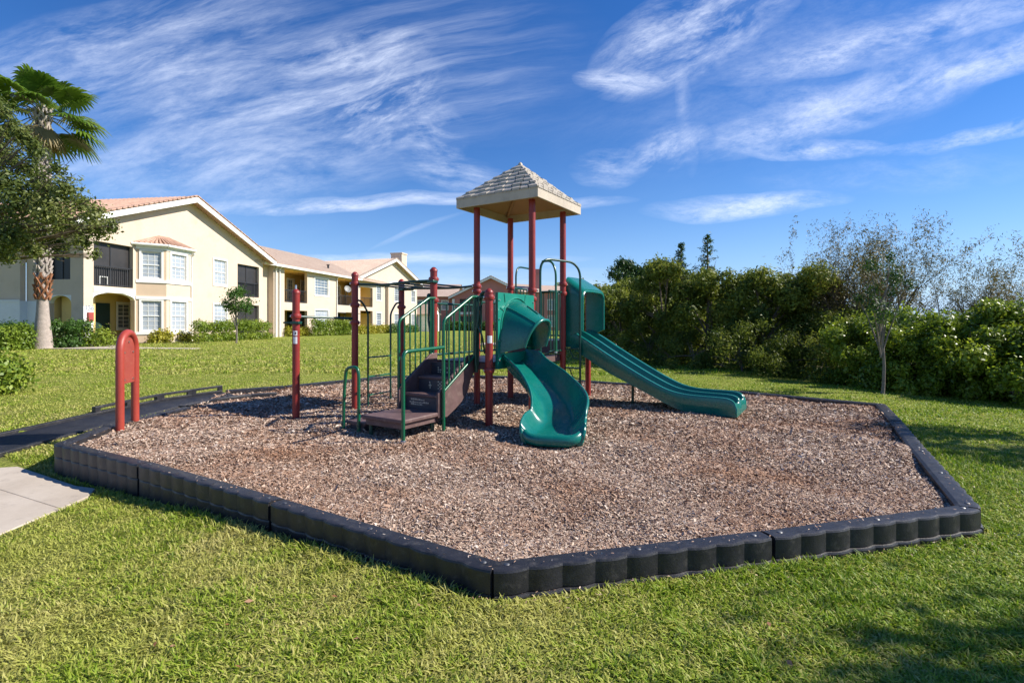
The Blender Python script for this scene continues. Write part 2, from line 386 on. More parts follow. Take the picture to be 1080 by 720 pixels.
def grid_axis(lo, hi, fine_lo, fine_hi, st):
    a = list(np.arange(fine_lo, fine_hi+1e-6, st)); s = st; x = a[-1]
    while x < hi: s *= 1.22; x += s; a.append(x)
    s = st; x = a[0]; pre = []
    while x > lo: s *= 1.22; x -= s; pre.append(x)
    return np.array(pre[::-1]+a)
def ground():
    xs = grid_axis(-600, 600, -8, 9, .09); ys = grid_axis(-300, 900, 0, 13, .09)
    X, Y = np.meshgrid(xs, ys); P = np.stack([X.ravel(), Y.ravel()], 1)
    Z = gz(P[:, 0], P[:, 1]); near = (np.abs(P[:, 0]) < 9) & (P[:, 1] < 14)
    sd = np.full(len(P), -1.0); sd[near] = np.maximum(sdist(P[near], POLY), sdist(P[near], RAMP))
    Z = np.where(sd > .03, np.minimum(Z, -.20), Z)
    V = np.stack([P[:, 0], P[:, 1], Z], 1); nx = len(xs); ny = len(ys)
    i = np.arange(ny-1)[:, None]*nx+np.arange(nx-1)[None]; i = i.ravel()
    o = npmesh('ground', V, np.stack([i, i+1, i+nx+1, i+nx], 1), 'lawn', smooth=True); tag(o, kind='structure')
ground()
def mulch_h(x, y):
    return -.012+.020*np.sin(x*2.1+1)*np.sin(y*1.7)-.035*np.exp(-((x-.38)**2+(y-4.72)**2)/.10)-.03*np.exp(-((x-2.75)**2+(y-6.3)**2)/.12)+.010*np.sin(x*5.3+y*3.1)+.010*np.sin(y*6.1-x*2.2)
def mulchbed():
    xs = np.arange(-4.9, 5.3, .07); ys = np.arange(2.2, 11.3, .07)
    X, Y = np.meshgrid(xs, ys); P = np.stack([X.ravel(), Y.ravel()], 1)
    sd = sdist(P, POLY); nx = len(xs)
    Z = mulch_h(P[:, 0], P[:, 1])
    V = np.stack([P[:, 0], P[:, 1], Z], 1)
    i = (np.arange(len(ys)-1)[:, None]*nx+np.arange(nx-1)[None]).ravel()
    F = np.stack([i, i+1, i+nx+1, i+nx], 1)
    keep = (sd[F] > .045).all(1); F = F[keep]
    u, inv = np.unique(F, return_inverse=True)
    o = npmesh('mulch_ground', V[u], inv.reshape(F.shape), 'mulch_bed', smooth=True); tag(o, kind='structure')
mulchbed()
rng = np.random.default_rng(3)
def perspective_points(n, z0, z1, k, xm=1.12, pad=.6):
    """more points near the viewer: density falls with distance"""
    t = rng.random(n); a = 1-k
    y = (z0**a+t*(z1**a-z0**a))**(1/a) if abs(a) > 1e-6 else z0*(z1/z0)**t
    x = (rng.random(n)*2-1)*(y*xm+pad)
    return x, y
def chips():
    x, y = perspective_points(1300000, 2.2, 11.2, 1.2, 1.0, .4)
    P = np.stack([x, y], 1); sd = sdist(P, POLY); keep = (sd > .07) | ((sd > -.22) & (rng.random(len(P)) < .007*np.exp(np.minimum(sd, 0)/.08))); P = P[keep]; sd = sd[keep]; n = len(P)
    yaw = rng.random(n)*math.tau; L = rng.gamma(2.6, .0022, n)+.0034; Wd = L*(.16+.25*rng.random(n)); tilt = rng.normal(0, .30, n); roll = rng.normal(0, .42, n)
    L = np.where(sd < .07, np.minimum(L, .009), L); Wd = np.where(sd < .07, L*.3, Wd)
    dist = np.clip(P[:, 1]/4.0, .85, 2.0); L *= dist; Wd *= dist
    ex = np.stack([np.cos(yaw)*np.cos(tilt), np.sin(yaw)*np.cos(tilt), np.sin(tilt)], 1)
    side = np.stack([-np.sin(yaw), np.cos(yaw), np.zeros(n)], 1)
    up = np.cross(ex, side); ey = side*np.cos(roll)[:, None]+up*np.sin(roll)[:, None]
    # heaps and scuffed hollows make light and dark patches by real relief
    C = np.stack([P[:, 0], P[:, 1], mulch_h(P[:, 0], P[:, 1])+.004+.012*rng.random(n)], 1)
    C[:, 2] = np.where(sd < .115, np.where(sd > .01, .056+.003*rng.random(n), gz(P[:, 0], P[:, 1])+.022), C[:, 2])
    C[:, 2] = np.where((sd >= .07) & (sd < .115), np.maximum(C[:, 2]-.03, .0), C[:, 2])
    C[:, 2] += np.abs(np.sin(tilt))*L*.5
    bend = np.cross(ex, ey)*(L*rng.normal(0, .12, n))[:, None]
    a = ex*L[:, None]; b = ey*Wd[:, None]
    V = np.stack([C-a-b, C+bend-b*1.1, C+a-b*.7, C+a*.95+b*.8, C+bend+b, C-a*.9+b*.8], 1).reshape(-1, 3)
    k = np.arange(n)[:, None]*6
    F = np.concatenate([k+np.array([0, 1, 4, 5]), k+np.array([1, 2, 3, 4])], 0)
    r = np.clip(rng.normal(.50, .26, n), 0, 1)
    o = npmesh('mulch', V, F, 'mulch_chip', rnd=np.repeat(r, 6)); tag(o, 'loose reddish brown wood chips filling the playground bed', 'mulch', kind='stuff')
chips()
def vnoise(x, y, s, seed):
    g = np.random.default_rng(seed).random((256, 256)); x = x*s+1000; y = y*s+1000
    xi = np.floor(x).astype(int); yi = np.floor(y).astype(int); fx = x-xi; fy = y-yi; fx = fx*fx*(3-2*fx); fy = fy*fy*(3-2*fy)
    G = lambda i, j: g[(yi+j) % 256, (xi+i) % 256]
    return (G(0, 0)*(1-fx)+G(1, 0)*fx)*(1-fy)+(G(0, 1)*(1-fx)+G(1, 1)*fx)*fy
def grass():
    Vs = []; Fs = []; Rs = []; base = 0
    for (n, z0, z1, k, Lm, wm, xm) in ((400000, 1.45, 5.2, 1.0, .036, .0031, 1.12), (190000, 4.8, 14, 1.0, .030, .0058, 1.1), (110000, 12, 36, .9, .055, .016, 1.05)):
        x, y = perspective_points(n, z0, z1, k, xm, .5)
        P = np.stack([x, y], 1)
        if z0 < 14:
            d = np.maximum(np.maximum(sdist(P, POLY), sdist(P, RAMP)), sdist(P, WALK)); keep = d < -(.015+.03*rng.random(n)); P = P[keep]
        else:
            P = P[(P[:, 0] > -18+.0*P[:, 1])]
        n = len(P)
        z = gz(P[:, 0], P[:, 1])
        patch = .45*vnoise(P[:, 0], P[:, 1], 2.2, 1)+.30*vnoise(P[:, 0], P[:, 1], 6, 2)+.25*vnoise(P[:, 0], P[:, 1], 15, 3)
        patch = np.clip((patch-.5)*2.4+.5, 0, 1)
        L = Lm*(.5+.95*rng.random(n))*(.7+.55*patch)
        d = np.zeros(n)
        if z0 < 14:
            d = sdist(P, POLY); L *= np.where(d > -.14, 1.25, 1)
        tuft = vnoise(P[:, 0], P[:, 1], 9, 5)*9
        yaw = tuft+rng.normal(0, 1.9, n); lean = .25+1.05*rng.random(n)+.3*(1-patch)
        w = wm*(.7+.6*rng.random(n))
        dx = np.stack([np.cos(yaw), np.sin(yaw), np.zeros(n)], 1); sx = np.stack([-np.sin(yaw), np.cos(yaw), np.zeros(n)], 1)
        tw = rng.normal(0, .5, n)[:, None]; sx = sx*np.cos(tw)+dx*np.sin(tw)
        B = np.stack([P[:, 0], P[:, 1], z-.004], 1)
        m1 = B+dx*(L*np.sin(lean)*.38)[:, None]; m1[:, 2] += L*.58*np.cos(lean*.5)
        tip = B+dx*(L*np.sin(lean)*1.15)[:, None]; tip[:, 2] += L*np.cos(lean)*.95
        ww = w[:, None]*sx
        V = np.stack([B-ww, B+ww, m1+ww*.9, m1-ww*.9, tip+ww*.12, tip-ww*.12], 1).reshape(-1, 3)
        k6 = np.arange(n)[:, None]*6+base
        Fs.append(np.concatenate([k6+np.array([0, 1, 2, 3]), k6+np.array([3, 2, 4, 5])], 0)); Vs.append(V); base += n*6
        # drier and yellower towards the left, lush towards the right, as sun-baked turf is
        dry = .30*sst((-P[:, 0]+2.6)/4)+.24*(.5-patch)
        dead = .6*vnoise(P[:, 0], P[:, 1], 1.9, 8)+.4*vnoise(P[:, 0], P[:, 1], 6.5, 9); dead = sst((dead-.50)/.22)*(.40+.85*sst((-P[:, 0]+2.4)/3))
        dry = dry-.12*sst((P[:, 0]-.3)/2.5)+.25*dead
        r = np.clip(rng.normal(.34, .22, n)+dry, 0, 1)
        straw = rng.random(n) < (.10+.34*sst((-P[:, 0]+2.5)/5)*(.2+1.9*(1-patch)**1.5)+.10*(patch < .25)+.5*dead); r = np.where(straw, .85+.15*rng.random(n), r)
        Rs.append(np.repeat(r, 6))
    o = npmesh('grass', np.concatenate(Vs), np.concatenate(Fs), 'grass_blade', rnd=np.concatenate(Rs)); tag(o, 'short green and straw coloured grass blades of the lawn', 'grass', kind='stuff')
grass()
def slab(name, poly, th, mat, zf=None, lift=.012, kind='structure'):
    mb = MB(); top = [(x, y, (zf(x, y) if zf else gz1(x, y))+lift) for x, y in poly]; n = len(top)
    mb.add(top+[(x, y, z-th) for x, y, z in top], [tuple(range(n))]+[(i+n, (i+1) % n+n, (i+1) % n, i) for i in range(n)])
    o = mb.build(name, mat, bevel=.006)
    return tag(o, kind=kind)
# the walk in three slabs with a tooled joint between them
def clip(poly, a, b, sgn):
    out = []; a = Vector(a); b = Vector(b); nn = Vector((-(b-a).y, (b-a).x))*sgn
    n = len(poly)
    for i in range(n):
        p = Vector(poly[i]); q = Vector(poly[(i+1) % n]); dp = (p-a).dot(nn); dq = (q-a).dot(nn)
        if dp >= 0: out.append(tuple(p))
        if dp*dq < 0: t = dp/(dp-dq); out.append(tuple(p.lerp(q, t)))
    return out
wp = [tuple(p) for p in WALK[::-1]]
def wz(x, y): return -.206
j1 = ((-8, 6.1), (-3, 3.62))
slab('sidewalk', clip(wp, (j1[0][0], j1[0][1]+.003), (j1[1][0], j1[1][1]+.003), 1), .1, 'concrete', wz, .012)
lower = clip(wp, (j1[0][0], j1[0][1]-.003), (j1[1][0], j1[1][1]-.003), -1)
slab('sidewalk', lower, .1, 'concrete', wz, .012)
slab('path', [(-30, 20.6), (-13, 20.9), (-13, 21.6), (-16.5, 21.7), (-17.6, 24.2), (-18.6, 24.6), (-18.3, 21.9), (-30, 21.5)], .1, 'concrete', None, .035)
slab('path', [(-1.5, 23.5), (6, 22.5), (6, 25.5), (-1.5, 26.5)], .1, 'concrete', None, .05)

# ------------------------------------------------------------------ playground border
def border_wall():
    root = thing('border_wall', (-.09, 2.29, -.15), 'low two-course black plastic timber edging around the mulch bed', 'edging')
    cen = POLY.mean(0)
    def timber(a, b, z0, z1, inset, wdt=.115):
        a = Vector((*a, 0)); b = Vector((*b, 0)); d = (b-a); L = d.length; d.normalize()
        n = Vector((d.y, -d.x, 0))
        if n.dot(Vector((cen[0], cen[1], 0))-a) > 0: n = -n          # n points out of the bed
        a = a+d*.012; L -= .024
        ns = max(3, round(L/.165)); out = []
        for k in range(ns):
            for j in range(6):
                t = (k+j/6)/ns; out.append((t*L, .0145*math.sin(math.pi*j/6)-.008-inset))
        out.append((L, -.006-inset))
        pts = [a+d*t+n*o for t, o in out]
        # loft across: sections run along the outline (foot, face, top edge, inner edge)
        secs = []
        for (zz, o, keep) in ((z0, .0, 1), (z1-.012, 0, 1), (z1-.003, -.004, 1), (z1, -.013, 1), (z1+.001, -.045, .6), (z1-.002, -wdt+.02, 0), (z1-.012, -wdt, 0), (z0, -wdt, 0)):
            secs.append([a+d*t+n*((oo+inset+.006)*keep-inset-.006+o)+Vector((0, 0, zz)) for t, oo in out])
        mb = MB(); m = len(out); K = len(secs)
        vs = [p for q in secs for p in q]
        fs = [(i*m+k, i*m+k+1, ((i+1) % K)*m+k+1, ((i+1) % K)*m+k) for i in range(K) for k in range(m-1)]
        fs += [tuple(i*m for i in range(K)), tuple(i*m+m-1 for i in range(K))[::-1]]
        mb.add(vs, fs)
        import bmesh
        o = mb.build('timber', 'timber_black', root)
        bm = bmesh.new(); bm.from_mesh(o.data); bmesh.ops.recalc_face_normals(bm, faces=bm.faces); bm.to_mesh(o.data); bm.free()
        o.data.polygons.foreach_set('use_smooth', [True]*len(o.data.polygons)); o.data.set_sharp_from_angle(angle=R(17))
        if z1 > 0:
            for t in (.07, L*.5, L-.07):
                c = a+d*t-n*.055
                MB().lathe((c.x, c.y, z1), [(.014, -.002), (.014, .002), (.010, .005), (.004, .006)], 12).build('stake', 'stake_steel', o, smooth=True)
    for pts in (BORDER, BORDER2):
        for i in range(len(pts)-1):
            jz = random.uniform(-.004, .004)
            timber(pts[i], pts[i+1], -.058+jz, .050+jz, 0)
            front = max(pts[i][1], pts[i+1][1]) < 7.2
            if front: timber(pts[i], pts[i+1], -.27, -.062+jz, -.012 if pts is BORDER else .004)
    return root
border_wall()

def ramp_thing():
    root = thing('access_ramp', (-5.3, 6.5, -.15), 'black rubber access ramp with raised curbs running into the mulch', 'ramp')
    n = 12
    def samp(P, t):
        k = t*(len(P)-1); i = min(int(k), len(P)-2); f = k-i
        return Vector((P[i][0]*(1-f)+P[i+1][0]*f, P[i][1]*(1-f)+P[i+1][1]*f, 0))
    def hz(t): return -.165+.185*t
    top = []; bot = []
    mb = MB(); secs = []
    for i in range(n+1):
        t = i/n; l = samp(RAMP_L, t); r = samp(RAMP_R, t); z = hz(t)
        secs.append([Vector((l.x, l.y, z)), Vector((r.x, r.y, z)), Vector((r.x, r.y, z-.12)), Vector((l.x, l.y, z-.12))])
    mb.loft(secs).build('ramp_surface', 'ramp_black', root)
    rb = MB()
    for i in range(2, 90):                    # cross ribs
        t = i/90; l = samp(RAMP_L, t); r = samp(RAMP_R, t); d = (r-l); z = hz(t)
        rb.obox(l+Vector((0, 0, z)), d, Vector((0, .008, 0)), (0, 0, .002))
    rb.build('tread_ribs', 'ramp_black', root)
    for P, t0, t1, hh in ((RAMP_L, 0, .55, .035), (RAMP_R, 0, .8, .035)):
        secs = []
        for i in range(15):
            t = t0+(t1-t0)*i/14; p = samp(P, t); q = samp(P, min(1, t+.02)); d = (q-p).normalized() if (q-p).length > 1e-6 else d; s = Vector((-d.y, d.x, 0)); z = hz(t)
            secs.append([p-s*.04+Vector((0, 0, z-.1)), p+s*.04+Vector((0, 0, z-.1)), p+s*.035+Vector((0, 0, z+hh)), p-s*.035+Vector((0, 0, z+hh))])
        MB().loft(secs).build('curb', 'timber_black', root, bevel=.006)
    # slotted curb beside the bed: rails with openings between uprights
    a = samp(RAMP_L, .45); b = samp(RAMP_L, 1.0)
    fr = MB(); N = 4
    for k in range(N):
        t0 = .45+.55*k/N; t1 = .45+.55*(k+1)/N; p = samp(RAMP_L, t0); q = samp(RAMP_L, t1); d = q-p; s = Vector((-d.y, d.x, 0)).normalized()*.07
        z0 = hz(t0); z1 = hz(t1)
        up = Vector((0, 0, z0)); dd = d+Vector((0, 0, z1-z0))
        fr.obox(p-s*.5+up, dd, s, (0, 0, .03)); fr.obox(p-s*.5+up+Vector((0, 0, .078)), dd, s, (0, 0, .03))
        fr.obox(p-s*.48+up+dd*.0, dd*.14, s*.96, (0, 0, .10)); fr.obox(p-s*.48+up+dd*.86, dd*.14, s*.96, (0, 0, .10))
    fr.build('slotted_curb', 'timber_black', root, bevel=.004)
    inn = MB()
    for (P, tt0, tt1) in (([(-4.40, 6.95), (-4.35, 7.6), (-4.05, 8.05), (-3.75, 8.25)], 0, 1),):
        for i in range(3):
            p = Vector((*P[i], -.05)); q = Vector((*P[i+1], -.05)); d = q-p; s = Vector((-d.y, d.x, 0)).normalized()*.10
            inn.obox(p, d, s, (0, 0, .095))
    inn.build('curb', 'timber_black', root, bevel=.008)
ramp_thing()
# reddish valve lid in the grass by the walk
t = thing('valve_cover', (-4.42, 5.2, gz1(-4.42, 5.2)), 'small flat reddish brown valve lid in the grass near the ramp', 'valve cover')
MB().lathe((-4.42, 5.2, gz1(-4.42, 5.2)+.008), [(.10, 0), (.10, .016), (.085, .02), (.01, .021)], 20).build('lid', 'palm_husk', t, smooth=True)

# ------------------------------------------------------------------ play structure
CX, CY = .262, 6.74
AH = R(-32.0)
UH = Vector((math.cos(AH), math.sin(AH), 0)); VH = Vector((-math.sin(AH), math.cos(AH), 0))
S = .90
def D(a, b, z=0): return Vector((CX, CY, 0))+UH*a+VH*b+Vector((0, 0, z))
PS = thing('play_structure', (.0, 7.2, 0), 'red and green playground climber with tan roof, stairs and two green slides', 'playground')
DZ1, DZ3 = .70, .90
def post(p, top, collars=(), cap='dome', r=.0445):
    prof = [(r, -.12), (r, top-.035)]
    if cap == 'dome': prof += [(r+.004, top-.034), (r+.004, top-.012), (r*.85, top-.0), (r*.5, top+.018), (.004, top+.024)]
    o = MB().lathe((p.x, p.y, 0), prof, 24).build('post', 'post_red', PS, smooth=True)
    for z in collars:
        MB().lathe((p.x, p.y, z), [(r-.002, -.028), (r+.013, -.026), (r+.018, -.006), (r+.018, .006), (r+.013, .026), (r-.002, .028)], 24).build('collar', 'post_red', o, smooth=True)
        for a in (20, 200):
            c = Vector((p.x+(r+.014)*math.cos(R(a)), p.y+(r+.014)*math.sin(R(a)), z))
            MB().lathe(c, [(.012, -.01), (.012, .01), (.004, .014)], 8).build('bolt', 'bolt_steel', o)
    return o
pA, pB, pC, pD_ = D(-S, .02), D(-S, S), D(0, 0), D(0, S)
pE, pF = D(0, 2*S), D(-S, 2*S)
pG, pH = D(-.02, -.96), D(-S, -S)
for p, zb in ((pA, (1.60, 1.67)), (pB, (1.70,)), (pC, (1.58, 1.47)), (pD_, (1.72, 1.58))):
    post(p, 2.80, zb, cap='flat')
post(pE, 1.72, (1.60,)); post(pF, 1.2, (.9,))
og = post(pG, 1.53, (1.45, DZ1-.09)); post(pH, 1.83, (1.70, 1.44))
P1, P2, P0 = Vector((-2.14, 7.04, 0)), Vector((-1.70, 7.95, 0)), Vector((-2.675, 6.40, 0))
post(P1, 1.83, (1.69, 1.40, 1.16)); post(P2, 1.81, (1.40,)); op0 = post(P0, 1.555, (1.24,))
def label(p, z, w, h, ang, parent, mat='label_white'):
    a0 = R(ang); seg = 5; r = .0462; vs = []; 
    for j in (0, 1):
        for i in range(seg+1):
            a = a0+(i/seg-.5)*w/r; vs.append((p.x+r*math.cos(a), p.y+r*math.sin(a), z+j*h))
    MB().add(vs, [(i, i+1, seg+2+i, seg+1+i) for i in range(seg)]).build('label', mat, parent)
label(P0, 1.00, .05, .06, -80, op0); label(P0, .90, .05, .085, -80, op0); label(P0, .925, .028, .03, -80, op0, 'label_black') if False else None
label(P0, 1.015, .02, .03, -75, op0, 'label_black')
label(pG, .925, .06, .085, -75, og)
MB().lathe((P0.x, P0.y, 1.573), [(.012, 0), (.010, .05), (.003, .055)], 10).build('finial', 'bolt_steel', op0, smooth=True)

# tan tile roof
def roof():
    cx = D(-S/2, S/2); h = .645
    cor = [cx+UH*h*sx+VH*h*sy for sx, sy in ((-1, -1), (1, -1), (1, 1), (-1, 1))]
    z0, z1, za = 2.74, 2.862, 3.41
    root_o = MB()
    # fascia skirt with thickness
    inn = [cx+(c-cx)*.955 for c in cor]
    vs = [c+Vector((0, 0, z0)) for c in cor]+[c+Vector((0, 0, z1)) for c in cor]+[c+Vector((0, 0, z1-.01)) for c in inn]+[c+Vector((0, 0, z0)) for c in inn]
    fs = []
    for i in range(4):
        j = (i+1) % 4; fs += [(i, j, 4+j, 4+i), (4+i, 4+j, 8+j, 8+i), (8+i, 8+j, 12+j, 12+i), (12+i, 12+j, j, i)]
    # dished underside rising to the middle, with ribs
    k = len(vs); vs.append(cx+Vector((0, 0, z1+.30)))
    for i in range(4): fs.append((8+i, 8+(i+1) % 4, k))
    root_o.add(vs, fs)
    rf = root_o.build('roof', 'roof_tan', PS)
    un = MB().add([c+Vector((0, 0, z1-.012)) for c in inn]+[cx+Vector((0, 0, z1+.29))], [(0, 1, 4), (1, 2, 4), (2, 3, 4), (3, 0, 4)]).build('underside', 'roof_under_bounce', rf)
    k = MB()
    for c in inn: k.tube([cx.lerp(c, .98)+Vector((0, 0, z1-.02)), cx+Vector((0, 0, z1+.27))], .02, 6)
    k.build('rafter', 'roof_under_bounce', rf, smooth=True)
    # shingle courses: stepped rows on every face, staggered tabs
    rows = 7
    for f in range(4):
        a = cor[f]; b = cor[(f+1) % 4]; ap = cx
        mb = MB()
        nout = ((a+b)/2-cx).normalized()
        for r in range(rows):
            t0 = r/rows; t1 = (r+1)/rows
            A0 = a.lerp(ap, t0); B0 = b.lerp(ap, t0); A1 = a.lerp(ap, t1); B1 = b.lerp(ap, t1)
            zz0 = z1+(za-z1)*t0; zz1 = z1+(za-z1)*t1
            nt = max(1, round((B0-A0).length/.135)); off = .5 if r % 2 else 0
            edges = sorted(set([0.0]+[min(1, max(0, (i+off)/nt)) for i in range(nt+1)]+[1.0]))
            for e in range(len(edges)-1):
                g = .006/max(.05, (B0-A0).length); u0 = edges[e]+g; u1 = edges[e+1]-g
                if u1-u0 < .01: continue
                lift = .030 if (e+r) % 2 else .019
                p0 = A0.lerp(B0, u0); p1 = A0.lerp(B0, u1); q0 = A1.lerp(B1, u0 if r < rows-1 else .5); q1 = A1.lerp(B1, u1 if r < rows-1 else .5)
                o0 = nout*.008
                mb.add([p0+o0+Vector((0, 0, zz0-.004)), p1+o0+Vector((0, 0, zz0-.004)), p1+o0+Vector((0, 0, zz0+lift)), p0+o0+Vector((0, 0, zz0+lift)),
                        q0+Vector((0, 0, zz1+.003)), q1+Vector((0, 0, zz1+.003)), q0+Vector((0, 0, zz1-.03)), q1+Vector((0, 0, zz1-.03))],
                       [(0, 1, 2, 3), (3, 2, 5, 4), (0, 3, 4, 6), (1, 7, 5, 2), (0, 6, 7, 1)])
        mb.build('shingles', 'roof_shingle', rf, bevel=.003)
    hp = MB()
    for c in cor: hp.tube([c+Vector((0, 0, z1)), cx+Vector((0, 0, za))], .014, 6)
    hp.lathe(cx+Vector((0, 0, za-.02)), [(.03, 0), (.03, .03), (.012, .05)], 10)
    hp.build('hip_cap', 'roof_tan', rf, smooth=True)
roof()

# decks
def deck(a0, b0, a1, b1, z, mat='deck_mat'):
    o = MB().obox(D(a0, b0, z-.012), UH*(a1-a0), VH*(b1-b0), (0, 0, .012)).build('deck', mat, PS, bevel=.004)
    fr = MB()
    for k, (aa, bb, du, dv) in enumerate(((a0, b0, (a1-a0), 0), (a0, b1-.03, (a1-a0), 0))): fr.obox(D(aa+.001, bb+.001, z-.09), UH*(du-.002), VH*.028, (0, 0, .077))
    for aa in (a0, a1-.03): fr.obox(D(aa+.002, b0+.03, z-.09), UH*.026, VH*(b1-b0-.062), (0, 0, .077))
    for i in range(1, 5): fr.obox(D(a0+.03, b0+(b1-b0)*i/5, z-.06), UH*(a1-a0-.062), VH*.02, (0, 0, .047))
    fr.build('frame', 'deck_brown', o, bevel=.004)
    return o
deck(-S+.03, -S+.0, -.03, -.02, DZ1); deck(-S+.03, .02, -.03, S-.02, DZ1); deck(-S+.03, S+.02, -.03, 2*S-.03, DZ3)
MB().obox(D(-S+.04, S-.015, DZ1+.01), UH*(S-.08), VH*.02, (0, 0, DZ3-DZ1-.02)).build('riser_panel', 'deck_brown', PS, bevel=.003)

# stairs: landing, two treads, stringers
AL, AR = -.83, -.24
def stairs():
    st = MB().obox(D(AL, -2.12, .155), UH*(AR-AL), VH*.60, (0, 0, .045)).build('landing', 'deck_brown', PS, bevel=.012)
    sk = MB()
    for (aa, bb, u, v) in ((AL+.03, -2.09, AR-AL-.06, .02), (AL+.03, -1.58, AR-AL-.06, .02)): sk.obox(D(aa, bb, .10), UH*u, VH*v, (0, 0, .055))
    for aa in (AL+.03, AR-.05): sk.obox(D(aa, -2.07, .10), UH*.02, VH*.48, (0, 0, .055))
    sk.build('skirt', 'deck_brown', st)
    for (aa, bb) in ((AL+.06, -2.05), (AL+.06, -1.6), (AR-.08, -1.6), (AR-.08, -2.05)):
        MB().lathe(D(aa, bb, 0), [(.022, -.1), (.022, .155)], 12).build('leg', 'ladder_green', st, smooth=True)
    b0 = -1.53; run = .225
    for k, z in enumerate((.37, .54)):
        bb = b0+run*k
        t = MB().obox(D(AL+.03, bb, z-.035), UH*(AR-AL-.06), VH*(run+.02), (0, 0, .035)).build('tread', 'deck_brown', PS, bevel=.010)
        MB().obox(D(AL+.035, bb+.012, z-.175), UH*(AR-AL-.07), VH*.02, (0, 0, .14)).build('riser', 'deck_mat', t, bevel=.003)
        # pale moulded emblem rubbed into the riser: rows of worn dashes
        mk = MB(); rr = random.Random(5+k)
        if k == 0:
            for row, (w0, w1, zz) in enumerate(((.10, .30, -.075), (.08, .36, -.105), (.10, .26, -.128))):
                x = w0
                while x < w1:
                    w = rr.uniform(.010, .028); mk.obox(D(AL+.03+x, bb+.008, z+zz), UH*w, VH*.003, (0, 0, rr.uniform(.008, .018))); x += w+.008
        else:
            for i in range(6):
                for j in range(6):
                    if (i+j) % 2: mk.obox(D(AL+.33+i*.022, bb+.008, z-.160+j*.019), UH*.020, VH*.003, (0, 0, .017))
            mk.obox(D(AL+.21, bb+.008, z-.14), UH*.012, VH*.003, (0, 0, .06)); mk.obox(D(AL+.195, bb+.0085, z-.11), UH*.042, VH*.003, (0, 0, .012))
            mk.lathe(D(AL+.216, bb+.008, z-.076), [(.010, 0), (.010, .016)], 8)
        mk.build('emblem', 'roof_tan', t)
    MB().obox(D(AL+.035, b0+2*run+.012, DZ1-.175), UH*(AR-AL-.07), VH*.02, (0, 0, .16)).build('riser', 'deck_mat', PS, bevel=.003)
    mk = MB(); rr = random.Random(9)
    for i in range(9):
        if i in (3, 6): continue
        for j in range(3):
            if rr.random() < .8: mk.obox(D(AL+.14+i*.034, b0+2*run+.008, DZ1-.085-j*.026), UH*rr.uniform(.012, .026), VH*.003, (0, 0, .015))
    mk.build('emblem', 'roof_tan', PS)
    # closed stringers with the stepped, scooped lower edge
    prof = [(-1.60, .16), (-1.56, .42), (-1.50, .44), (-1.02, .76), (-.93, .78), (-.90, .72), (-.90, .30), (-1.02, .28), (-1.10, .22), (-1.17, .30), (-1.22, .16), (-1.40, .10), (-1.56, .10)]
    prof = [(-1.60, .14), (-1.60, .40), (-1.52, .46), (-1.06, .78), (-.94, .79), (-.93, .60), (-1.02, .50), (-1.08, .36), (-1.18, .27), (-1.30, .20), (-1.45, .13)]
    for aa in (AL-.005, AR-.025):
        MB().prism([D(aa, b, z) for b, z in prof], UH*.03).build('stringer', 'deck_brown', PS, bevel=.006)
    # low step west of the landing
    o = MB().obox(D(-1.15, -2.05, .06), UH*.29, VH*.42, (0, 0, .04)).build('step', 'deck_brown', PS, bevel=.01)
    MB().obox(D(-1.12, -2.02, -.04), UH*.22, VH*.36, (0, 0, .098)).build('step_base', 'deck_mat', o)
    for b in (-2.08,):
        a0_, a1_ = -1.16, -.92
        path = roundpath([D(a0_, b, -.08), D(a0_+.01, b, .40), D(a0_+.045, b, .67), D(a1_-.03, b, .69), D(a1_, b, .62), D(a1_, b, -.08)], .06)
        MB().tube(path, .0175, 12).build('grab_rail', 'rail_green', o, smooth=True)
        for q in (a0_, a1_):
            MB().lathe(D(q, b, .05), [(.024, 0), (.024, .03)], 12).build('bracket', 'ladder_green', o, smooth=True)
stairs()
# handrails
def tubep(name, pts, r, mat='rail_green', parent=None, rr=.05, seg=12):
    return MB().tube(roundpath(pts, rr), r, seg).build(name, mat, parent or PS, smooth=True)
def stair_rail(a, z_low, z_top, b0=-1.545, b1=-.97, foot=-.08, n=6):
    o = tubep('handrail', [D(a, b0, foot), D(a, b0, z_low-.01), D(a, b0+.03, z_low+.03), D(a, b1-.06, z_top), D(a, b1+.06, z_top+.002)], .018, rr=.03)
    low0 = D(a, b0, .42); low1 = D(a, b1, .78)
    MB().tube([low0, low1], .016, 10).build('bottom_rail', 'rail_green', o, smooth=True)
    for i in range(1, n+1):
        t = i/(n+.3); b = b0+(b1-b0)*t
        zl = .42+.36*t; zt = z_low+.03+(z_top-z_low-.03)*min(1, (b-b0-.03)/(b1-.06-b0-.03)) if b > b0+.03 else z_low
        MB().tube([D(a, b, zl), D(a, b, zt)], .0095, 8).build('baluster', 'rail_green', o, smooth=True)
    return o
stair_rail(AR+.03, 1.17, 1.46, n=6)
stair_rail(AL-.035, 1.17, 1.46, n=6, foot=.14)
# entry hoops that curl onto the posts at the deck edge
for a, sg in ((AR+.03, 1), (AL-.035, -1)):
    pp = pG if sg > 0 else pH
    for db in (0, .05):
        o = tubep('entry_hoop', [D(a+sg*.02, -.99+db, .66), D(a+sg*.02, -.985+db, 1.05), D(a+sg*.05, -.98+db, 1.18+db), D(a+sg*.05, -.97+db, 1.42), D(a+sg*.09, -.96+db*.5, 1.52), Vector((pp.x, pp.y, 1.50))], .014, 'ladder_green', rr=.05)
    tubep('entry_post', [D(a+sg*.005, -.955, DZ1-.12), D(a+sg*.005, -.955, 1.44)], .022, 'ladder_green')
    MB().tube([D(a-.02, -.955, 1.44), Vector((pp.x, pp.y, 1.47))], .018, 10).build('clamp_arm', 'ladder_green', PS, smooth=True)
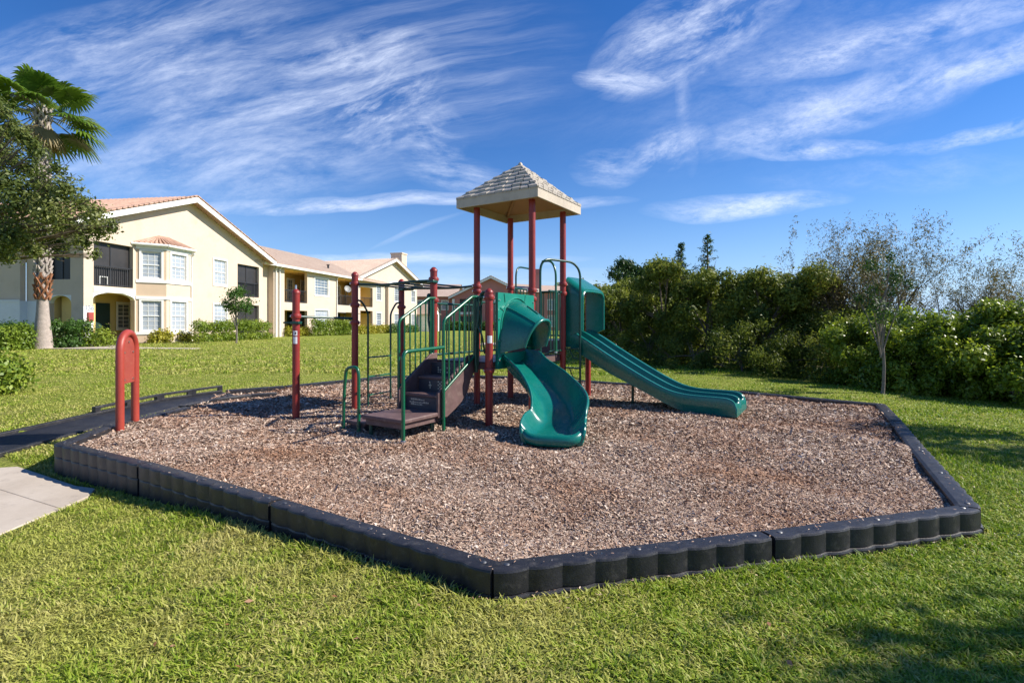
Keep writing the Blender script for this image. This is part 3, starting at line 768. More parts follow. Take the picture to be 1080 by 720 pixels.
# landing side rail
o = tubep('handrail', [D(-.195, -2.17, -.08), D(-.195, -2.17, .875), D(-.205, -1.545, .895)], .0185, rr=.07)
MB().lathe(D(-.195, -2.17, .0), [(.03, -.02), (.03, .012), (.02, .02)], 12).build('base_collar', 'bolt_steel', o, smooth=True)
tubep('handrail_leg', [D(AR+.03, -1.545, -.08), D(AR+.03, -1.545, .3)], .019)

# barriers
def barrier(p, q, z0, z1, n, mat='ladder_green', r=.0095, name='barrier'):
    p, q = Vector(p), Vector(q); d = (q-p).normalized(); p = p+d*.05; q = q-d*.05
    o = MB().tube([p+Vector((0, 0, z1)), q+Vector((0, 0, z1))], .015, 10).build(name, mat, PS, smooth=True)
    MB().tube([p+Vector((0, 0, z0)), q+Vector((0, 0, z0))], .015, 10).build('bottom_rail', mat, o, smooth=True)
    for i in range(n):
        t = (i+.5)/n; c = p.lerp(q, t)
        MB().tube([c+Vector((0, 0, z0)), c+Vector((0, 0, z1))], r, 8).build('baluster', mat, o, smooth=True)
    return o
barrier(pA, pH, DZ1+.06, 1.40, 6)
barrier(pA, pB, DZ1+.06, 1.45, 7)
barrier(pB, pF+Vector((0, 0, 0)), DZ3+.05, 1.70, 8)
barrier(pF, pE, DZ3+.05, 1.68, 9)
barrier(pC+VH*.42, pD_, DZ1+.06, 1.60, 4)
MB().tube([D(-S+.05, S*2, 1.68), D(-S+.05, S*2, .85)], .02, 10).build('entry_post', 'ladder_green', PS, smooth=True)
# arch climber on the right side
c1 = tubep('arch_climber', [D(.0, .22, .70), D(.0, .22, 1.93), D(.04, .30, 2.02), D(.19, .84, 2.02), D(.26, .93, 1.90), D(.26, .93, -.05)], .0165, 'ladder_green', rr=.11)
tubep('arch_leg', [D(.02, .24, 1.98), D(.18, .20, 1.98), D(.26, .17, 1.84), D(.26, .17, .78)], .0145, 'rail_green', c1, .1)
for z in (.78, .50, .25):
    MB().obox(D(.02, .88, z), UH*.24, VH*.07, (0, 0, .018)).build('step', 'ladder_green', c1, bevel=.004)
    MB().tube([D(.10, .915, z), D(.16, .90, z-.12), D(.26, .925, z-.15)], .009, 8).build('step_brace', 'ladder_green', c1, smooth=True)
MB().lathe(D(.26, .17, .775), [(.022, -.012), (.022, .012)], 10).build('bolt', 'bolt_steel', c1, smooth=True)
MB().tube([D(.26, .17, .80), D(0, .2, .70)], .012, 8).build('brace', 'ladder_green', c1, smooth=True)
# second arch on the far side
c2 = tubep('arch_climber', [D(-S-.0, S*1.18, .9), D(-S-.0, S*1.18, 1.95), D(-S-.02, S*1.3, 2.05), D(-S-.02, S*1.75, 2.05), D(-S, S*1.85, 1.9), D(-S-.0, S*1.85, .9)], .014, 'ladder_green', rr=.1)
# things bolted low on the deck edges: talk tube style handle at the stair mouth
tubep('hand_loop', [D(-.14, -.93, 1.38), D(-.16, -.98, 1.30), D(-.17, -.98, 1.12), D(-.10, -.99, 1.02), D(-.10, -.93, .80)], .011, 'ladder_green', rr=.05)

# overhead ladder between the two tall left posts and the decks
def overhead():
    o = None
    for (p, q, s) in ((P1, pH, 1), (P2, pA, -1)):
        pts = []
        for i in range(25):
            t = i/24; c = Vector(p).lerp(Vector(q), t); pts.append(c+VH*(.09*s*math.sin(math.pi*2*t))+Vector((0, 0, 1.685-.02*math.sin(math.pi*t))))
        m = MB().tube(pts, .0165, 10)
        if o is None: o = m.build('overhead_ladder', 'ladder_green', PS, smooth=True)
        else: m.build('side_rail', 'ladder_green', o, smooth=True)
    for i in range(1, 5):
        t = i/5
        a = Vector(P1).lerp(Vector(pH), t)+VH*(.09*math.sin(math.pi*2*t)); b = Vector(P2).lerp(Vector(pA), t)-VH*(.09*math.sin(math.pi*2*t))
        MB().tube([a+Vector((0, 0, 1.67)), b+Vector((0, 0, 1.67))], .012, 8).build('rung', 'ladder_green', o, smooth=True)
    for p in (P2, pH):
        d = -UH if p is pH else Vector((1, 0, 0))
        MB().obox(Vector((p.x, p.y, 1.65))-Vector((.05, .05, 0))+d*.02-VH*.02, UH*.1, VH*.1, (0, 0, .035)).obox(Vector((p.x, p.y, 1.655))-VH*.03, d*.17, VH*.06, (0, 0, .022)).build('bracket', 'ladder_green', o, bevel=.006)
overhead()
# vertical ladder between P1 and P2
def vladder():
    d = (P2-P1).normalized(); f = -UH*0
    s0 = P1+d*.26; s1 = P2-d*.26
    o = tubep('side_ladder', [Vector((P1.x, P1.y, 1.475)), P1+d*.13+Vector((0, 0, 1.46)), s0+Vector((0, 0, 1.30)), s0+Vector((0, 0, -.06))], .014, 'ladder_green', rr=.06)
    tubep('side_rail', [Vector((P2.x, P2.y, 1.475)), P2-d*.13+Vector((0, 0, 1.46)), s1+Vector((0, 0, 1.30)), s1+Vector((0, 0, -.06))], .014, 'ladder_green', o, .06)
    for z in (.14, .40, .67):
        MB().tube([s0+Vector((0, 0, z)), s1+Vector((0, 0, z))], .011, 8).build('rung', 'rail_green', o, smooth=True)
vladder()
# chin bar and grip
MB().tube([Vector((P0.x, P0.y, 1.235)), Vector((P1.x, P1.y, 1.215))], .0165, 10).build('chin_bar', 'ladder_green', PS, smooth=True)
o = MB().obox(Vector((P0.x-.055, P0.y-.055, 1.14)), (.11, 0, 0), (0, .11, 0), (0, 0, .035)).obox(Vector((P0.x-.15, P0.y-.03, 1.148)), (.10, 0, 0), (0, .06, 0), (0, 0, .022)).build('bracket', 'ladder_green', PS, bevel=.006)

# spiral slide
def catmull(P, n=8):
    out = []
    for i in range(len(P)-1):
        p0 = P[max(i-1, 0)]; p1 = P[i]; p2 = P[i+1]; p3 = P[min(i+2, len(P)-1)]
        for k in range(n):
            t = k/n
            out.append(tuple(.5*((2*b)+(-a+c)*t+(2*a-5*b+4*c-d)*t*t+(-a+3*b-3*c+d)*t**3) for a, b, c, d in zip(p0, p1, p2, p3)))
    out.append(tuple(P[-1])); return out
def spiral():
    s0 = D(0, -.46)
    # x, y, bed z, half width, rim right (outer), rim left (inner), bank
    K = [(s0.x-.03, s0.y+.02, .685, .235, .13, .13, 0), (s0.x+.07, s0.y-.10, .655, .235, .15, .15, .0), (.17, 6.07, .565, .235, .17, .18, .01), (.345, 5.80, .400, .245, .20, .20, .02),
         (.465, 5.52, .240, .255, .215, .19, .03), (.480, 5.26, .145, .27, .215, .165, .03), (.42, 5.08, .100, .285, .135, .155, .01), (.39, 4.97, .080, .29, .115, .125, .0), (.38, 4.915, .068, .288, .075, .08, 0), (.375, 4.885, .060, .275, .03, .03, 0)]
    path = catmull(K, 7); secs = []; n = len(path)
    for i, (x, y, z, w, rr, rl, bk) in enumerate(path):
        a = path[max(i-1, 0)]; b = path[min(i+1, n-1)]; d = Vector((b[0]-a[0], b[1]-a[1], 0)).normalized()
        side = Vector((-d.y, d.x, 0))        # to the left of travel = outer (image right)
        c = Vector((x, y, z)); sec = []
        fall = max(0, (i-(n-15))/15)
        # outer skin then inner channel
        inner = []
        for t in [j/12 for j in range(13)]:
            s = -1+2*t; h = (rr if s > 0 else rl); q = abs(s)
            inner.append(c+side*(w*(math.copysign(min(1, q*1.02), s)))+Vector((0, 0, (h*max(0, (q-.45)/.55)**1.7 if q > .45 else 0)+bk*s)))
        th = .032
        rimr = inner[-1]; riml = inner[0]
        floor = -.035
        secs.append([riml+side*-.030+Vector((0, 0, .006)), riml+side*-.012+Vector((0, 0, .022))]+inner+[rimr+side*.012+Vector((0, 0, .022)), rimr+side*.034+Vector((0, 0, .006)),
                    rimr+side*.036+Vector((0, 0, -.03)), rimr+side*.012+Vector((0, 0, -.045)), c+side*(w*.98)+Vector((0, 0, rr*.35+bk-.03)), c+side*(w*.7)+Vector((0, 0, floor+bk*.6)), c+Vector((0, 0, floor)), c-side*(w*.7)+Vector((0, 0, floor-bk*.6)),
                    c-side*(w*.98)+Vector((0, 0, rl*.35-bk-.03)), riml+side*-.008+Vector((0, 0, -.045)), riml+side*-.032+Vector((0, 0, -.03))])
    # turn the last sections down to the mulch
    m = len(secs[0])
    o = MB().loft(secs).build('spiral_slide', 'slide_green', PS, sub=1)
    # rounded exit lip that closes the foot on the ground
    x, y = .388, 4.965; dd = Vector((path[-1][0]-path[-12][0], path[-1][1]-path[-12][1], 0)).normalized(); sd = Vector((-dd.y, dd.x, 0))
    secs = []; NL = 24; ctr = []
    for j in range(NL+1):
        ph = math.pi*j/NL; cs = math.cos(ph); q = abs(cs)
        ctr.append(Vector((x, y, 0))+sd*(.292*math.copysign(q**.8, cs))+dd*(.125*math.sin(ph)**.75-.10*q**8)+Vector((0, 0, .050+.085*q**5)))
    for j in range(NL+1):
        t = (ctr[min(j+1, NL)]-ctr[max(j-1, 0)]).normalized(); a = t.cross(Vector((0, 0, 1))).normalized(); b = a.cross(t).normalized(); q = abs(math.cos(math.pi*j/NL)); r1 = .048-.018*q**4; r2 = .060-.028*q**4
        secs.append([ctr[j]+a*(r1*math.cos(k))+b*(r2*math.sin(k)) for k in [math.tau*m_/12 for m_ in range(12)]])
    MB().loft(secs).build('exit_lip', 'slide_green', o, sub=1)
    # side skirts down to ground near the foot
    sk = MB(); L = []; Rr = []
    for i in range(n-26, n):
        x, y, z, w, rr, rl, bk = path[i]; a = path[max(i-1, 0)]; b = path[min(i+1, n-1)]; d = Vector((b[0]-a[0], b[1]-a[1], 0)).normalized(); side = Vector((-d.y, d.x, 0))
        L.append((Vector((x, y, 0)), side, w, z, rr, rl, bk))
    for sgn in (1, -1):
        secs = []
        for (c, side, w, z, rr, rl, bk) in L:
            h = (rr if sgn > 0 else rl); zb = max(-.01, z-.14)
            p = c+side*sgn*(w+.012); q = c+side*sgn*(w-.05)
            secs.append([p+Vector((0, 0, zb)), p+side*sgn*.012+Vector((0, 0, z+h*.5)), p+Vector((0, 0, z+h-.005+bk*sgn)), q+Vector((0, 0, z+h*.3)), q+Vector((0, 0, zb))])
        MB().loft(secs).build('side_skirt', 'slide_green', o, sub=1)
    # entrance panel
    pb = D(.015, -.90, .63); pn = MB()
    wd = .84; zt = 1.51
    # panel built around an arched doorway
    ar = [(wd/2-.27, .80), (wd/2-.27, 1.12)]
    for k in range(1, 8): an = math.pi-math.pi*k/8; ar.append((wd/2+.27*math.cos(an), 1.12+.2*math.sin(an)))
    ar += [(wd/2+.27, 1.12), (wd/2+.27, .80)]
    outer = [(0, .62), (0, zt), (wd, zt), (wd, .62)]
    def PP(u, z, o_): return D(.015+o_, -.88+u, z)
    # left, right, top pieces
    for o_, rev in ((0, 0), (.035, 1)):
        vs = [PP(u, z, o_) for u, z in ar]+[PP(0, .62, o_), PP(0, zt, o_), PP(wd, zt, o_), PP(wd, .62, o_)]
        k = len(ar); h = k//2
        fs = [(k, 0, 1, k+1), (k+3, k+2, k-2, k-1)]
        for i in range(1, h): fs.append((k+1, i, i+1))
        fs.append((k+1, h, k+2))
        for i in range(h, k-2): fs.append((k+2, i, i+1))
        fs.append((k, k+3, k-1, 0))
        pn.add(vs, [f[::-1] if rev else f for f in fs])
    ou = [PP(0, .62, 0), PP(0, zt, 0), PP(wd, zt, 0), PP(wd, .62, 0)]
    for i in range(4):
        a_, b_ = ou[i], ou[(i+1) % 4]; pn.add([a_, b_, b_+UH*.035, a_+UH*.035], [(0, 1, 2, 3)])
    # moulded ribs radiating from the arch
    pan = pn.build('entrance_panel', 'panel_green', PS, bevel=.0)
    rb = MB()
    for (u0, z0, u1, z1) in ((.15, 1.40, .13, 1.50), (.05, 1.08, .11, 1.03), (.60, 1.40, .62, 1.50), (.12, 1.30, .05, 1.33), (.72, 1.2, .80, 1.24)):
        rb.tube([PP(u0, z0, .038), PP(u1, z1, .038)], .006, 6)
    rb.tube([PP(wd/2+.36*math.cos(a), 1.08+.38*math.sin(a), .037) for a in [math.pi*k/14 for k in range(15)]], .011, 8)
    rb.build('rib', 'panel_green', pan, smooth=True)
    # hood
    secs = []; nS = 9; M_ = 17
    c0 = D(.05, -.46); c1 = Vector((.275, 6.10, 0)); ac0 = VH; ac1 = Vector((.58, .81, 0)).normalized()
    def section(t, dr=0):
        c = c0.lerp(c1, t); ac = ac0.lerp(ac1, t).normalized(); hw = .375+(.225-.375)*t-dr; zb = .80+(.875-.80)*t; za = 1.43+(1.19-1.43)*t**1.15-dr
        pts = []
        for k in range(M_):
            an = math.pi*k/(M_-1); s = math.cos(an); q = math.sin(an)
            pts.append(c+UH*(.13*t*q)+ac*(hw*math.copysign(abs(s)**.8, s)*(1-.0*q))+Vector((0, 0, zb+(za-zb)*q**.85)))
        return pts
    vo = [section(i/(nS-1)) for i in range(nS)]; vi = [section(i/(nS-1), .018) for i in range(nS)]
    mb = MB(); vs = []; fs = []
    for i in range(nS): vs += vo[i]
    for i in range(nS): vs += vi[i]
    O = nS*M_
    for i in range(nS-1):
        for k in range(M_-1):
            fs.append((i*M_+k, i*M_+k+1, (i+1)*M_+k+1, (i+1)*M_+k)); fs.append((O+i*M_+k, O+(i+1)*M_+k, O+(i+1)*M_+k+1, O+i*M_+k+1))
    for i in range(nS-1):
        for k in (0, M_-1): fs.append((i*M_+k, (i+1)*M_+k, O+(i+1)*M_+k, O+i*M_+k))
    for i in (0, nS-1):
        for k in range(M_-1): fs.append((i*M_+k, i*M_+k+1, O+i*M_+k+1, O+i*M_+k))
    mb.add(vs, fs); hood = mb.build('hood', 'slide_green', PS, smooth=True)
    MB().tube(vo[-1], .019, 10).build('hood_rim', 'slide_green', hood, smooth=True)
    rd = MB()
    for k, t0, t1 in ((11, 0, 1), (5, 0, 1)): rd.tube([vo[i][k] for i in range(nS)], .008, 8)
    rd.build('ridge', 'slide_green', hood, smooth=True)
    rc = MB().tube([vo[i][8]+Vector((0, 0, .002)) for i in range(3, 7)], .010, 8); rc.build('ridge', 'ladder_green', hood, smooth=True)
    MB().tube([D(.06, -.80, .862), D(.06, -.12, .862)], .012, 8).build('sit_bar', 'bolt_steel', hood, smooth=True)
spiral()

# double straight slide with three ridges
def straight():
    c0 = D(.02, .955)
    prof = [(.0, 1.05, .80), (.10, 1.035, .79), (.30, .93, .67), (.62, .735, .48), (.95, .545, .33), (1.25, .385, .19), (1.48, .285, .085), (1.68, .245, .02), (1.90, .235, .0), (2.12, .232, .0), (2.22, .220, .0), (2.28, .185, .0), (2.315, .11, .0)]
    pr = catmull([(a, b, c) for a, b, c in prof], 4); Wd = .80; secs = []
    for t, zr, zb in pr:
        sag = .165 if t < 2.15 else .165*max(.25, (2.33-t)/.18)
        row = []
        rg = .058
        xs = [(0, -.02), (.006, -.004), (rg*.5, 0), (rg, -.004), (rg+.012, -.02), (rg+.03, -sag), (Wd/2-rg/2-.03, -sag), (Wd/2-rg/2-.010, -.02), (Wd/2-rg/2, -.004), (Wd/2, 0), (Wd/2+rg/2, -.004), (Wd/2+rg/2+.010, -.02), (Wd/2+rg/2+.03, -sag),
              (Wd-rg-.03, -sag), (Wd-rg-.012, -.02), (Wd-rg, -.004), (Wd-rg*.5, 0), (Wd-.006, -.004), (Wd, -.02)]
        for x, dz in xs: row.append(c0+UH*t+VH*x+Vector((0, 0, zr+dz)))
        zm = (zr+zb)/2-.02
        row += [c0+UH*t+VH*(Wd+.004)+Vector((0, 0, zm)), c0+UH*t+VH*(Wd-.004)+Vector((0, 0, zm-.014)), c0+UH*t+VH*(Wd-.004)+Vector((0, 0, zb))]
        row += [c0+UH*t+VH*.004+Vector((0, 0, zb)), c0+UH*t+VH*.004+Vector((0, 0, zm-.014)), c0+UH*t+VH*(-.004)+Vector((0, 0, zm))]
        secs.append(row)
    o = MB().loft(secs).build('double_slide', 'slide_green', PS, smooth=True)
    MB().lathe(D(.92, 1.26, 0), [(.020, -.1), (.020, .40)], 14).build('support_leg', 'ladder_green', o, smooth=True)
    hl = []
    # hood: portal arch lofted from the deck plane outwards
    secs_o = []; secs_i = []
    for i in range(6):
        t = i/5; a = .0+.28*t; zt = 1.84-.17*t-.02*t*t; hw = .40+.03*t; zb = .92+.13*t; cc = D(a, 1.365)
        def ring(dr):
            h = hw-dr; top = zt-dr; R_ = .13
            pts = [cc-VH*h+Vector((0, 0, zb)), cc-VH*h+Vector((0, 0, (zb+top)/2)), cc-VH*h+Vector((0, 0, top-R_))]
            for k in range(1, 7): an = math.pi-math.pi/2*k/6; pts.append(cc+VH*(-h+R_+R_*math.cos(an))+Vector((0, 0, top-R_+R_*math.sin(an))))
            pts.append(cc+Vector((0, 0, top+.005)))
            for k in range(0, 7): an = math.pi/2-math.pi/2*k/6; pts.append(cc+VH*(h-R_+R_*math.cos(an))+Vector((0, 0, top-R_+R_*math.sin(an))))
            pts += [cc+VH*h+Vector((0, 0, (zb+top)/2)), cc+VH*h+Vector((0, 0, zb))]
            return pts
        secs_o.append(ring(0)); secs_i.append(ring(.035))
    m = len(secs_o[0]); vs = [p for s_ in secs_o for p in s_]+[p for s_ in secs_i for p in s_]; O = 6*m; fs = []
    for i in range(5):
        for k in range(m-1): fs += [(i*m+k, (i+1)*m+k, (i+1)*m+k+1, i*m+k+1), (O+i*m+k, O+i*m+k+1, O+(i+1)*m+k+1, O+(i+1)*m+k)]
        for k in (0, m-1): fs.append((i*m+k, O+i*m+k, O+(i+1)*m+k, (i+1)*m+k))
    for i in (0, 5):
        for k in range(m-1): fs.append((i*m+k, i*m+k+1, O+i*m+k+1, O+i*m+k))
    h = MB().add(vs, fs).build('slide_hood', 'slide_green', PS, smooth=True)
    MB().tube(secs_i[-1], .016, 8).build('hood_rim', 'slide_green', h, smooth=True)
    for b in (1.0, 1.73): MB().obox(D(-.04, b-.02, .84), UH*.12, VH*.05, (0, 0, .05)).build('hood_bracket', 'slide_green', h, bevel=.005)
straight()

# rounded blank sign on two legs
def signboard():
    b0 = Vector((-4.13, 5.50, 0)); b1 = Vector((-4.16, 5.90, 0))
    b0 = Vector(((126.5-540)/545*5.56, 5.56, 0)); b1 = Vector(((142.5-540)/545*5.93, 5.93, 0))
    d = (b1-b0); w = d.length; d.normalize(); c = (b0+b1)/2; top = 1.045; rr = w/2
    s = thing('sign', tuple(c), 'blank red arch-topped panel sign on two legs at the mulch edge', 'sign')
    pts = [b0+Vector((0, 0, -.1)), b0+Vector((0, 0, .5)), b0+Vector((0, 0, top-rr))]
    for k in range(1, 12): an = math.pi-math.pi*k/12; pts.append(c+d*(rr*math.cos(an))+Vector((0, 0, top-rr+rr*math.sin(an))))
    pts += [b1+Vector((0, 0, top-rr)), b1+Vector((0, 0, .5)), b1+Vector((0, 0, -.1))]
    MB().tube(pts, .040, 20).build('frame', 'sign_red', s, smooth=True)
    n = Vector((d.y, -d.x, 0)); zb = .49; r2 = rr-.01
    pl = [c-d*r2+Vector((0, 0, zb)), c+d*r2+Vector((0, 0, zb)), c+d*r2+Vector((0, 0, top-rr))]
    for k in range(1, 14): an = math.pi*k/14; pl.append(c+d*(r2*math.cos(an))+Vector((0, 0, top-rr+r2*math.sin(an))))
    pl.append(c-d*r2+Vector((0, 0, top-rr)))
    p = MB().prism([q-n*.008 for q in pl], n*.016).build('panel', 'sign_panel', s)
    for (u, z) in ((0, top-.10), (-.11, .83), (.11, .83), (-.11, .53), (.11, .53)):
        bp = c+d*u+Vector((0, 0, z))
        MB().tube([bp-n*.016, bp+n*.016], .012, 10).build('bolt', 'bolt_steel', p, smooth=True)
signboard()

# ------------------------------------------------------------------ buildings
class Fac:
    def __init__(s, O, d, zb): s.O = Vector((*O, zb)); s.d = Vector((*d, 0)).normalized(); s.n = Vector((s.d.y, -s.d.x, 0))
    def p(s, u, o, h): return s.O+s.d*u+s.n*o+Vector((0, 0, h))
def wall_grid(mb, F, u0, u1, h0, h1, ops, th=.25, off=0):
    us = sorted(set([u0, u1]+[x for o in ops for x in o[:2] if u0 < x < u1])); hs = sorted(set([h0, h1]+[x for o in ops for x in o[2:4] if h0 < x < h1]))
    def solid(i, j):
        if i < 0 or j < 0 or i >= len(us)-1 or j >= len(hs)-1: return False
        cu = (us[i]+us[i+1])/2; ch = (hs[j]+hs[j+1])/2
        return not any(o[0] < cu < o[1] and o[2] < ch < o[3] for o in ops)
    for i in range(len(us)-1):
        for j in range(len(hs)-1):
            if not solid(i, j): continue
            a, b, c, d_ = us[i], us[i+1], hs[j], hs[j+1]
            q = lambda u, h, o: F.p(u, off+o, h)
            mb.add([q(a, c, 0), q(b, c, 0), q(b, d_, 0), q(a, d_, 0)], [(0, 1, 2, 3)]); mb.add([q(a, c, -th), q(b, c, -th), q(b, d_, -th), q(a, d_, -th)], [(3, 2, 1, 0)])
            if not solid(i-1, j): mb.add([q(a, c, 0), q(a, d_, 0), q(a, d_, -th), q(a, c, -th)], [(0, 1, 2, 3)])
            if not solid(i+1, j): mb.add([q(b, c, 0), q(b, c, -th), q(b, d_, -th), q(b, d_, 0)], [(0, 1, 2, 3)])
            if not solid(i, j-1): mb.add([q(a, c, 0), q(a, c, -th), q(b, c, -th), q(b, c, 0)], [(0, 1, 2, 3)])
            if not solid(i, j+1): mb.add([q(a, d_, 0), q(b, d_, 0), q(b, d_, -th), q(a, d_, -th)], [(0, 1, 2, 3)])
def window(F, par, u0, u1, h0, h1, off=0, sash=True, cols=2, mat='pane', trim=True):
    fr = MB(); t = .05; dep = off-.10
    B = lambda a, b, c, d_, o, th: fr.obox(F.p(a, o, c), F.d*(b-a), F.n*th, (0, 0, d_-c))
    B(u0+.002, u0+t, h0+.002, h1-.002, dep, .06); B(u1-t, u1-.002, h0+.002, h1-.002, dep, .06); B(u0+t, u1-t, h0+.002, h0+t, dep, .058); B(u0+t, u1-t, h1-t, h1-.002, dep, .058)
    hm = (h0+h1)/2; B(u0+t, u1-t, hm-.025, hm+.025, dep-.004, .066)
    if trim:
        for a, b, c, d_ in ((u0-.10, u0, h0-.12, h1+.10), (u1, u1+.10, h0-.12, h1+.10), (u0, u1, h1, h1+.10), (u0, u1, h0-.12, h0)): B(a, b, c, d_, off+.002, .035)
    w = fr.build('window', 'white_trim', par)
    MB().obox(F.p(u0+t*.6, dep+.012, h0+t*.6), F.d*(u1-u0-t*1.2), F.n*.012, (0, 0, h1-h0-t*1.2)).build('pane', mat, w)
    g = MB(); n = cols
    for i in range(1, n+1):
        x = u0+(u1-u0)*i/(n+1); g.obox(F.p(x-.012, dep+.026, h0+t), F.d*.024, F.n*.012, (0, 0, h1-h0-2*t))
    for i in (1, 2, 4, 5):
        z = h0+(h1-h0)*i/6; g.obox(F.p(u0+t, dep+.028, z-.011), F.d*(u1-u0-2*t), F.n*.012, (0, 0, .022))
    g.build('muntins', 'white_trim', w)
    return w
def recess(F, par, u0, u1, h0, h1, dep=1.7, off=0, mat='stucco_recess', ext=0):
    u1 += ext
    mb = MB(); q = F.p; o0 = off-.25; o1 = off-dep
    mb.add([q(u0, o1, h0), q(u1, o1, h0), q(u1, o1, h1), q(u0, o1, h1)], [(0, 1, 2, 3)])
    mb.add([q(u0, o0, h0), q(u0, o1, h0), q(u0, o1, h1), q(u0, o0, h1)], [(0, 1, 2, 3)]); mb.add([q(u1, o1, h0), q(u1, o0, h0), q(u1, o0, h1), q(u1, o1, h1)], [(0, 1, 2, 3)])
    mb.add([q(u0, o0, h1), q(u0, o1, h1), q(u1, o1, h1), q(u1, o0, h1)], [(0, 1, 2, 3)]); mb.add([q(u0, o1, h0), q(u0, o0, h0), q(u1, o0, h0), q(u1, o1, h0)], [(0, 1, 2, 3)])
    return mb.build('porch', mat, par)
def railing(F, par, u0, u1, h, off=-.12, ht=1.0, sp=.12, screen=False):
    mb = MB(); q = F.p
    mb.obox(q(u0, off, h+ht-.05), F.d*(u1-u0), F.n*.05, (0, 0, .05)).obox(q(u0, off, h+.06), F.d*(u1-u0), F.n*.05, (0, 0, .04))
    n = int((u1-u0)/sp)
    for i in range(n+1):
        x = u0+(u1-u0)*i/n; w = .05 if i % 8 == 0 else .02
        mb.obox(q(x-w/2, off+.014, h), F.d*w, F.n*.02, (0, 0, ht-.02))
    return mb.build('railing', 'metal_rail', par)
def screen(F, par, u0, u1, h0, h1, off=-.2):
    mb = MB(); q = F.p
    o = mb.obox(q(u0, off-.02, h0), F.d*(u1-u0), F.n*.01, (0, 0, h1-h0)).build('screen', 'screen_dark', par)
    f = MB()
    for x in (u0, (u0+u1)/2-.02, u1-.05): f.obox(q(x, off-.008, h0), F.d*.05, F.n*.03, (0, 0, h1-h0))
    f.obox(q(u0, off-.006, h1-.06), F.d*(u1-u0), F.n*.03, (0, 0, .06)); f.build('screen_frame', 'metal_rail', o)
    return o
def gable_roof(F, par, ul, ur, ua, hl, hr, ha, o0, o1, mat, th=.20):
    mb = MB(); q = F.p
    tiles = MB()
    for (ue, he) in ((ul, hl), (ur, hr)):
        a, b = q(ue, o0, he), q(ua, o0, ha); L = q(0, o1, 0)-q(0, o0, 0)
        mb.add([a, b, b+L, a+L, a-Vector((0, 0, th)), b-Vector((0, 0, th)), b+L-Vector((0, 0, th)), a+L-Vector((0, 0, th))],
               [(0, 1, 2, 3), (4, 7, 6, 5), (0, 4, 5, 1), (2, 6, 7, 3), (0, 3, 7, 4)])
        # barrel tile rows up the slope
        n = int(abs(o1-o0)/.30); s = (b-a).length
        for i in range(n):
            c0 = a+L*((i+.5)/n); c1 = b+L*((i+.5)/n)
            nrm = Vector((0, 0, 1)); w = F.n*.105
            tiles.add([c0-w, c0+Vector((0, 0, .075)), c0+w, c1-w, c1+Vector((0, 0, .075)), c1+w], [(0, 1, 4, 3), (1, 2, 5, 4), (0, 2, 1)])
    r = mb.build('roof', mat, par)
    tiles.build('roof_tiles', mat, r)
    fa = MB()
    for (ue, he) in ((ul, hl), (ur, hr)):
        a, b = q(ue, o0+.002, he-.02), q(ua, o0+.002, ha-.02)
        fa.add([a, b, b-Vector((0, 0, .30)), a-Vector((0, 0, .28)), a+F.n*.05, b+F.n*.05, b+F.n*.05-Vector((0, 0, .30)), a+F.n*.05-Vector((0, 0, .28))], [(0, 1, 2, 3), (7, 6, 5, 4), (0, 4, 5, 1), (3, 2, 6, 7), (1, 5, 6, 2), (0, 3, 7, 4)])
    fa.build('rake_board', 'white_trim', r)
    # tile edge teeth along the rake
    te = MB()
    for (ue, he) in ((ul, hl), (ur, hr)):
        a, b = q(ue, o0-.05, he+.02), q(ua, o0-.05, ha+.02); n = int((b-a).length/.33)
        for i in range(n):
            c = a.lerp(b, (i+.5)/n); te.obox(c-F.n*.1-(b-a).normalized()*.14, (b-a).normalized()*.28, F.n*.24, (0, 0, .09))
    te.build('edge_tiles', mat, r, bevel=.03)
    return r
ZB = .15
